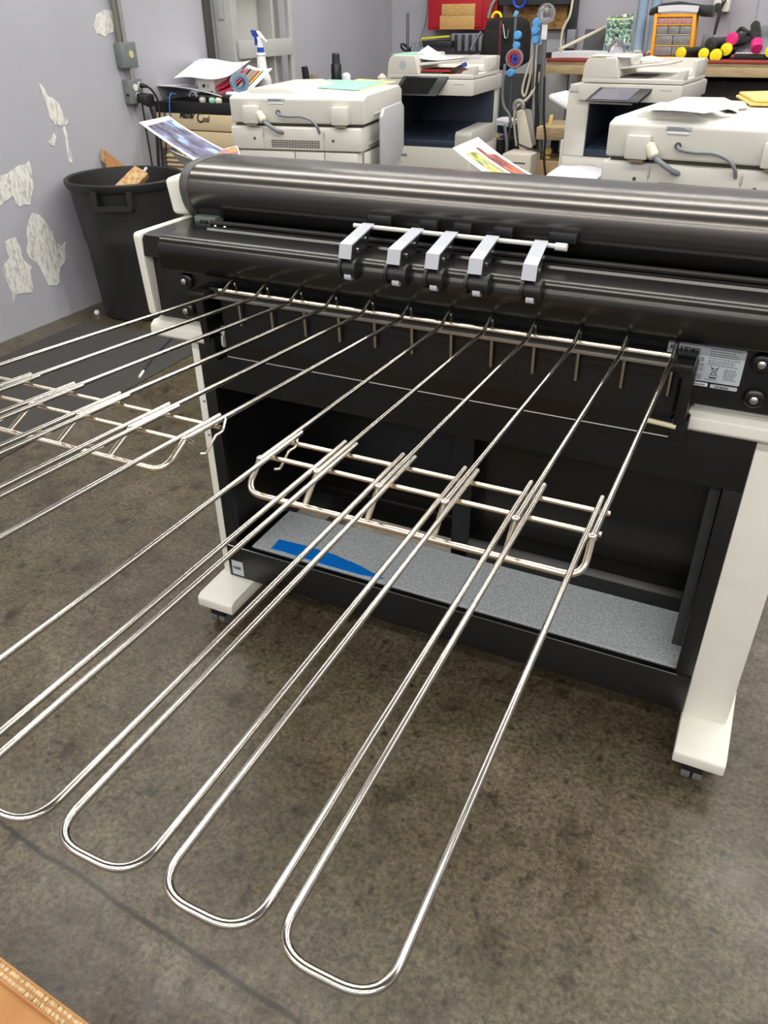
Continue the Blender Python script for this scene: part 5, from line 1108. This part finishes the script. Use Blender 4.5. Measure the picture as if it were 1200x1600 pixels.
# toner tubes with coloured ends
def tube_thing(px, py, y, r, dx, capm, label, ln=.28, bodym='toner_black'):
    c = PY(px, py, y); t = thing('toner_tube', label, 'toner tube', c, 0, None)
    ax2 = V((dx, 1, 0)).normalized()
    MB().cyl(c, c + ax2 * ln, r * .92, 20).build('tube', bodym, t); MB().cyl(c - ax2 * .018, c + ax2 * .004, r, 24).bevel(.003).build('end_cap', capm, t); MB().cyl(c - ax2 * .0195, c - ax2 * .017, r * .45, 16).build('cap_boss', capm, t)
    return t
r_t = .036
tube_thing(1065, 83, 6.50, r_t, .5, 'cap_yellow', 'black toner tube with a yellow end in front of the orange organizer')
tube_thing(1100, 84, 6.47, r_t * .95, .15, 'cap_yellow', 'leftmost low yellow ended toner tube in the pile right of the organizer')
tube_thing(1119, 86.5, 6.44, r_t * 1.08, .15, 'cap_yellow', 'frontmost lowest yellow ended toner tube in the pile, overhanging the bench edge')
tube_thing(1135.5, 77, 6.50, r_t * 1.05, .2, 'cap_yellow', 'yellow ended toner tube just below the pink ended one')
tube_thing(1112, 69, 6.55, r_t * 1.15, .25, 'toner_black', 'all black toner tube lying on the yellow ended pile')
tube_thing(1145, 61, 6.52, r_t * 1.1, .4, 'cap_pink', 'pink ended toner tube lying on top of the toner pile')
tb = thing('toner_bottle', 'black toner bottle with a pink end standing tilted on the silver laptop', 'toner bottle', PY(1182, 76, 6.5))
a, b = PY(1182, 69, 6.45), PY(1180, 36, 6.6); d = (b - a).normalized()
MB().tube([a + d * .02, a + d * .09, b - d * .02, b], [.030, .034, .030, .018], 20).build('bottle', 'toner_black', tb); MB().tube([a - d * .045, a + d * .02], [.036, .036], 22).bevel(.004).build('end_cap', 'cap_pink', tb); MB().cyl(b, PY(1186, 0, 6.75), .006, 8).build('rod', 'cable_grey', tb)
lt = thing('laptop', 'silver flat laptop-like slab on the right end of the workbench', 'laptop', PY(1180, 84, 6.6))
x0l, x1l = PY(1148, 84, 6.46).x, PY(1148, 84, 6.46).x + .45
MB().box(x0l, x1l, 6.46, 6.80, ZB, ZB + .03).bevel(.003).build('base', 'black_plastic', lt); MB().hexa([V(q) for q in ((x0l, 6.46, ZB + .032), (x1l, 6.46, ZB + .032), (x1l, 6.80, ZB + .11), (x0l + .04, 6.80, ZB + .11), (x0l, 6.46, ZB + .042), (x1l, 6.46, ZB + .042), (x1l, 6.80, ZB + .125), (x0l + .04, 6.80, ZB + .125))]).bevel(.003).build('lid', 'foil', lt)
tube_thing(1205, 80, 6.44, r_t, .1, 'cap_yellow', 'yellow ended toner tube at the right edge of the photo', .02)
tag(MB().cyl(PY(1137, 60, 6.75), PY(1143, 18, 7.0), .006, 8).build('thin_rod', 'cable_grey'), 'thin pale rod leaning on the wall behind the toner pile', 'rod')
wb = thing('wall_bracket', 'white wall-mounted bracket with hanging black cables above the toner pile', 'bracket', PY(1128, 18, 7.2))
by_(1116, 1128, -20, 17, 7.2, WB - .005, .01).build('plate', 'socket_white', wb); by_(1130, 1142, -20, 19, 7.2, WB - .005, .01).build('plate', 'socket_white', wb)
c = PY(1121, 12, 7.19); MB().lathe([(0, -.02), (.028, -.018), (.03, 0), (0, .005)], c, 18, 'y').build('knob', 'toner_black', wb)
MB().tube(spline([PY(1134, 0, 7.18), PY(1126, 14, 7.18), PY(1120, 34, 7.15), PY(1116, 53, 7.1)], 5), .008, 8).build('cord', 'cable_black', wb); MB().tube(spline([PY(1128, 18, 7.18), PY(1122, 36, 7.15), PY(1117, 53, 7.1)], 5), .006, 8).build('cord', 'cable_black', wb)
tag(MB().tube(spline([PY(1150, 56, 6.75), PY(1154, 48, 6.8), PY(1160, 45, 6.8), PY(1167, 50, 6.7), PY(1174, 52, 6.64)], 5), .014, 8).build('hose', 'toner_black'), 'black curved hose between the pink ended toner tubes', 'hose')
tag(by_(1188, 1230, 40, 62, 7.2, WB - .002, .01).build('grey_pouch', 'cable_grey'), 'dark grey pouch against the wall right of the toner bottle', 'pouch')
tag(by_(1096, 1112, 54, 76, 7.0, 7.05, .002).build('wire_basket', 'cable_grey'), 'small grey basket against the wall behind the toner pile', 'basket')

# ------------------------------------------------------------------ light
def lamp(x, y, z, sx, sy, power, col=(1, .97, .92)):
    l = bpy.data.lights.new('ceiling_lamp', 'AREA'); l.shape = 'RECTANGLE'; l.size = sx; l.size_y = sy; l.energy = power; l.color = col
    o = bpy.data.objects.new('ceiling_lamp', l); COL.objects.link(o); o.location = (x, y, z)
for y, pw in ((-2.7, 84), (-.9, 52), (1.5, 46), (3.2, 60), (5.6, 62)):
    for x in (-2.2, .1, 2.4): lamp(x, y, ZC - .06, 2.2, .20, pw)
w = bpy.data.worlds.new('world'); SC.world = w; w.use_nodes = True
w.node_tree.nodes['Background'].inputs[0].default_value = (.8, .85, .9, 1); w.node_tree.nodes['Background'].inputs[1].default_value = .3
vs = SC.view_settings; vs.view_transform = 'Standard'; vs.look = 'None'; vs.gamma = 1; vs.use_curve_mapping = False; vs.exposure = -0.55
SC.display_settings.display_device = 'sRGB'
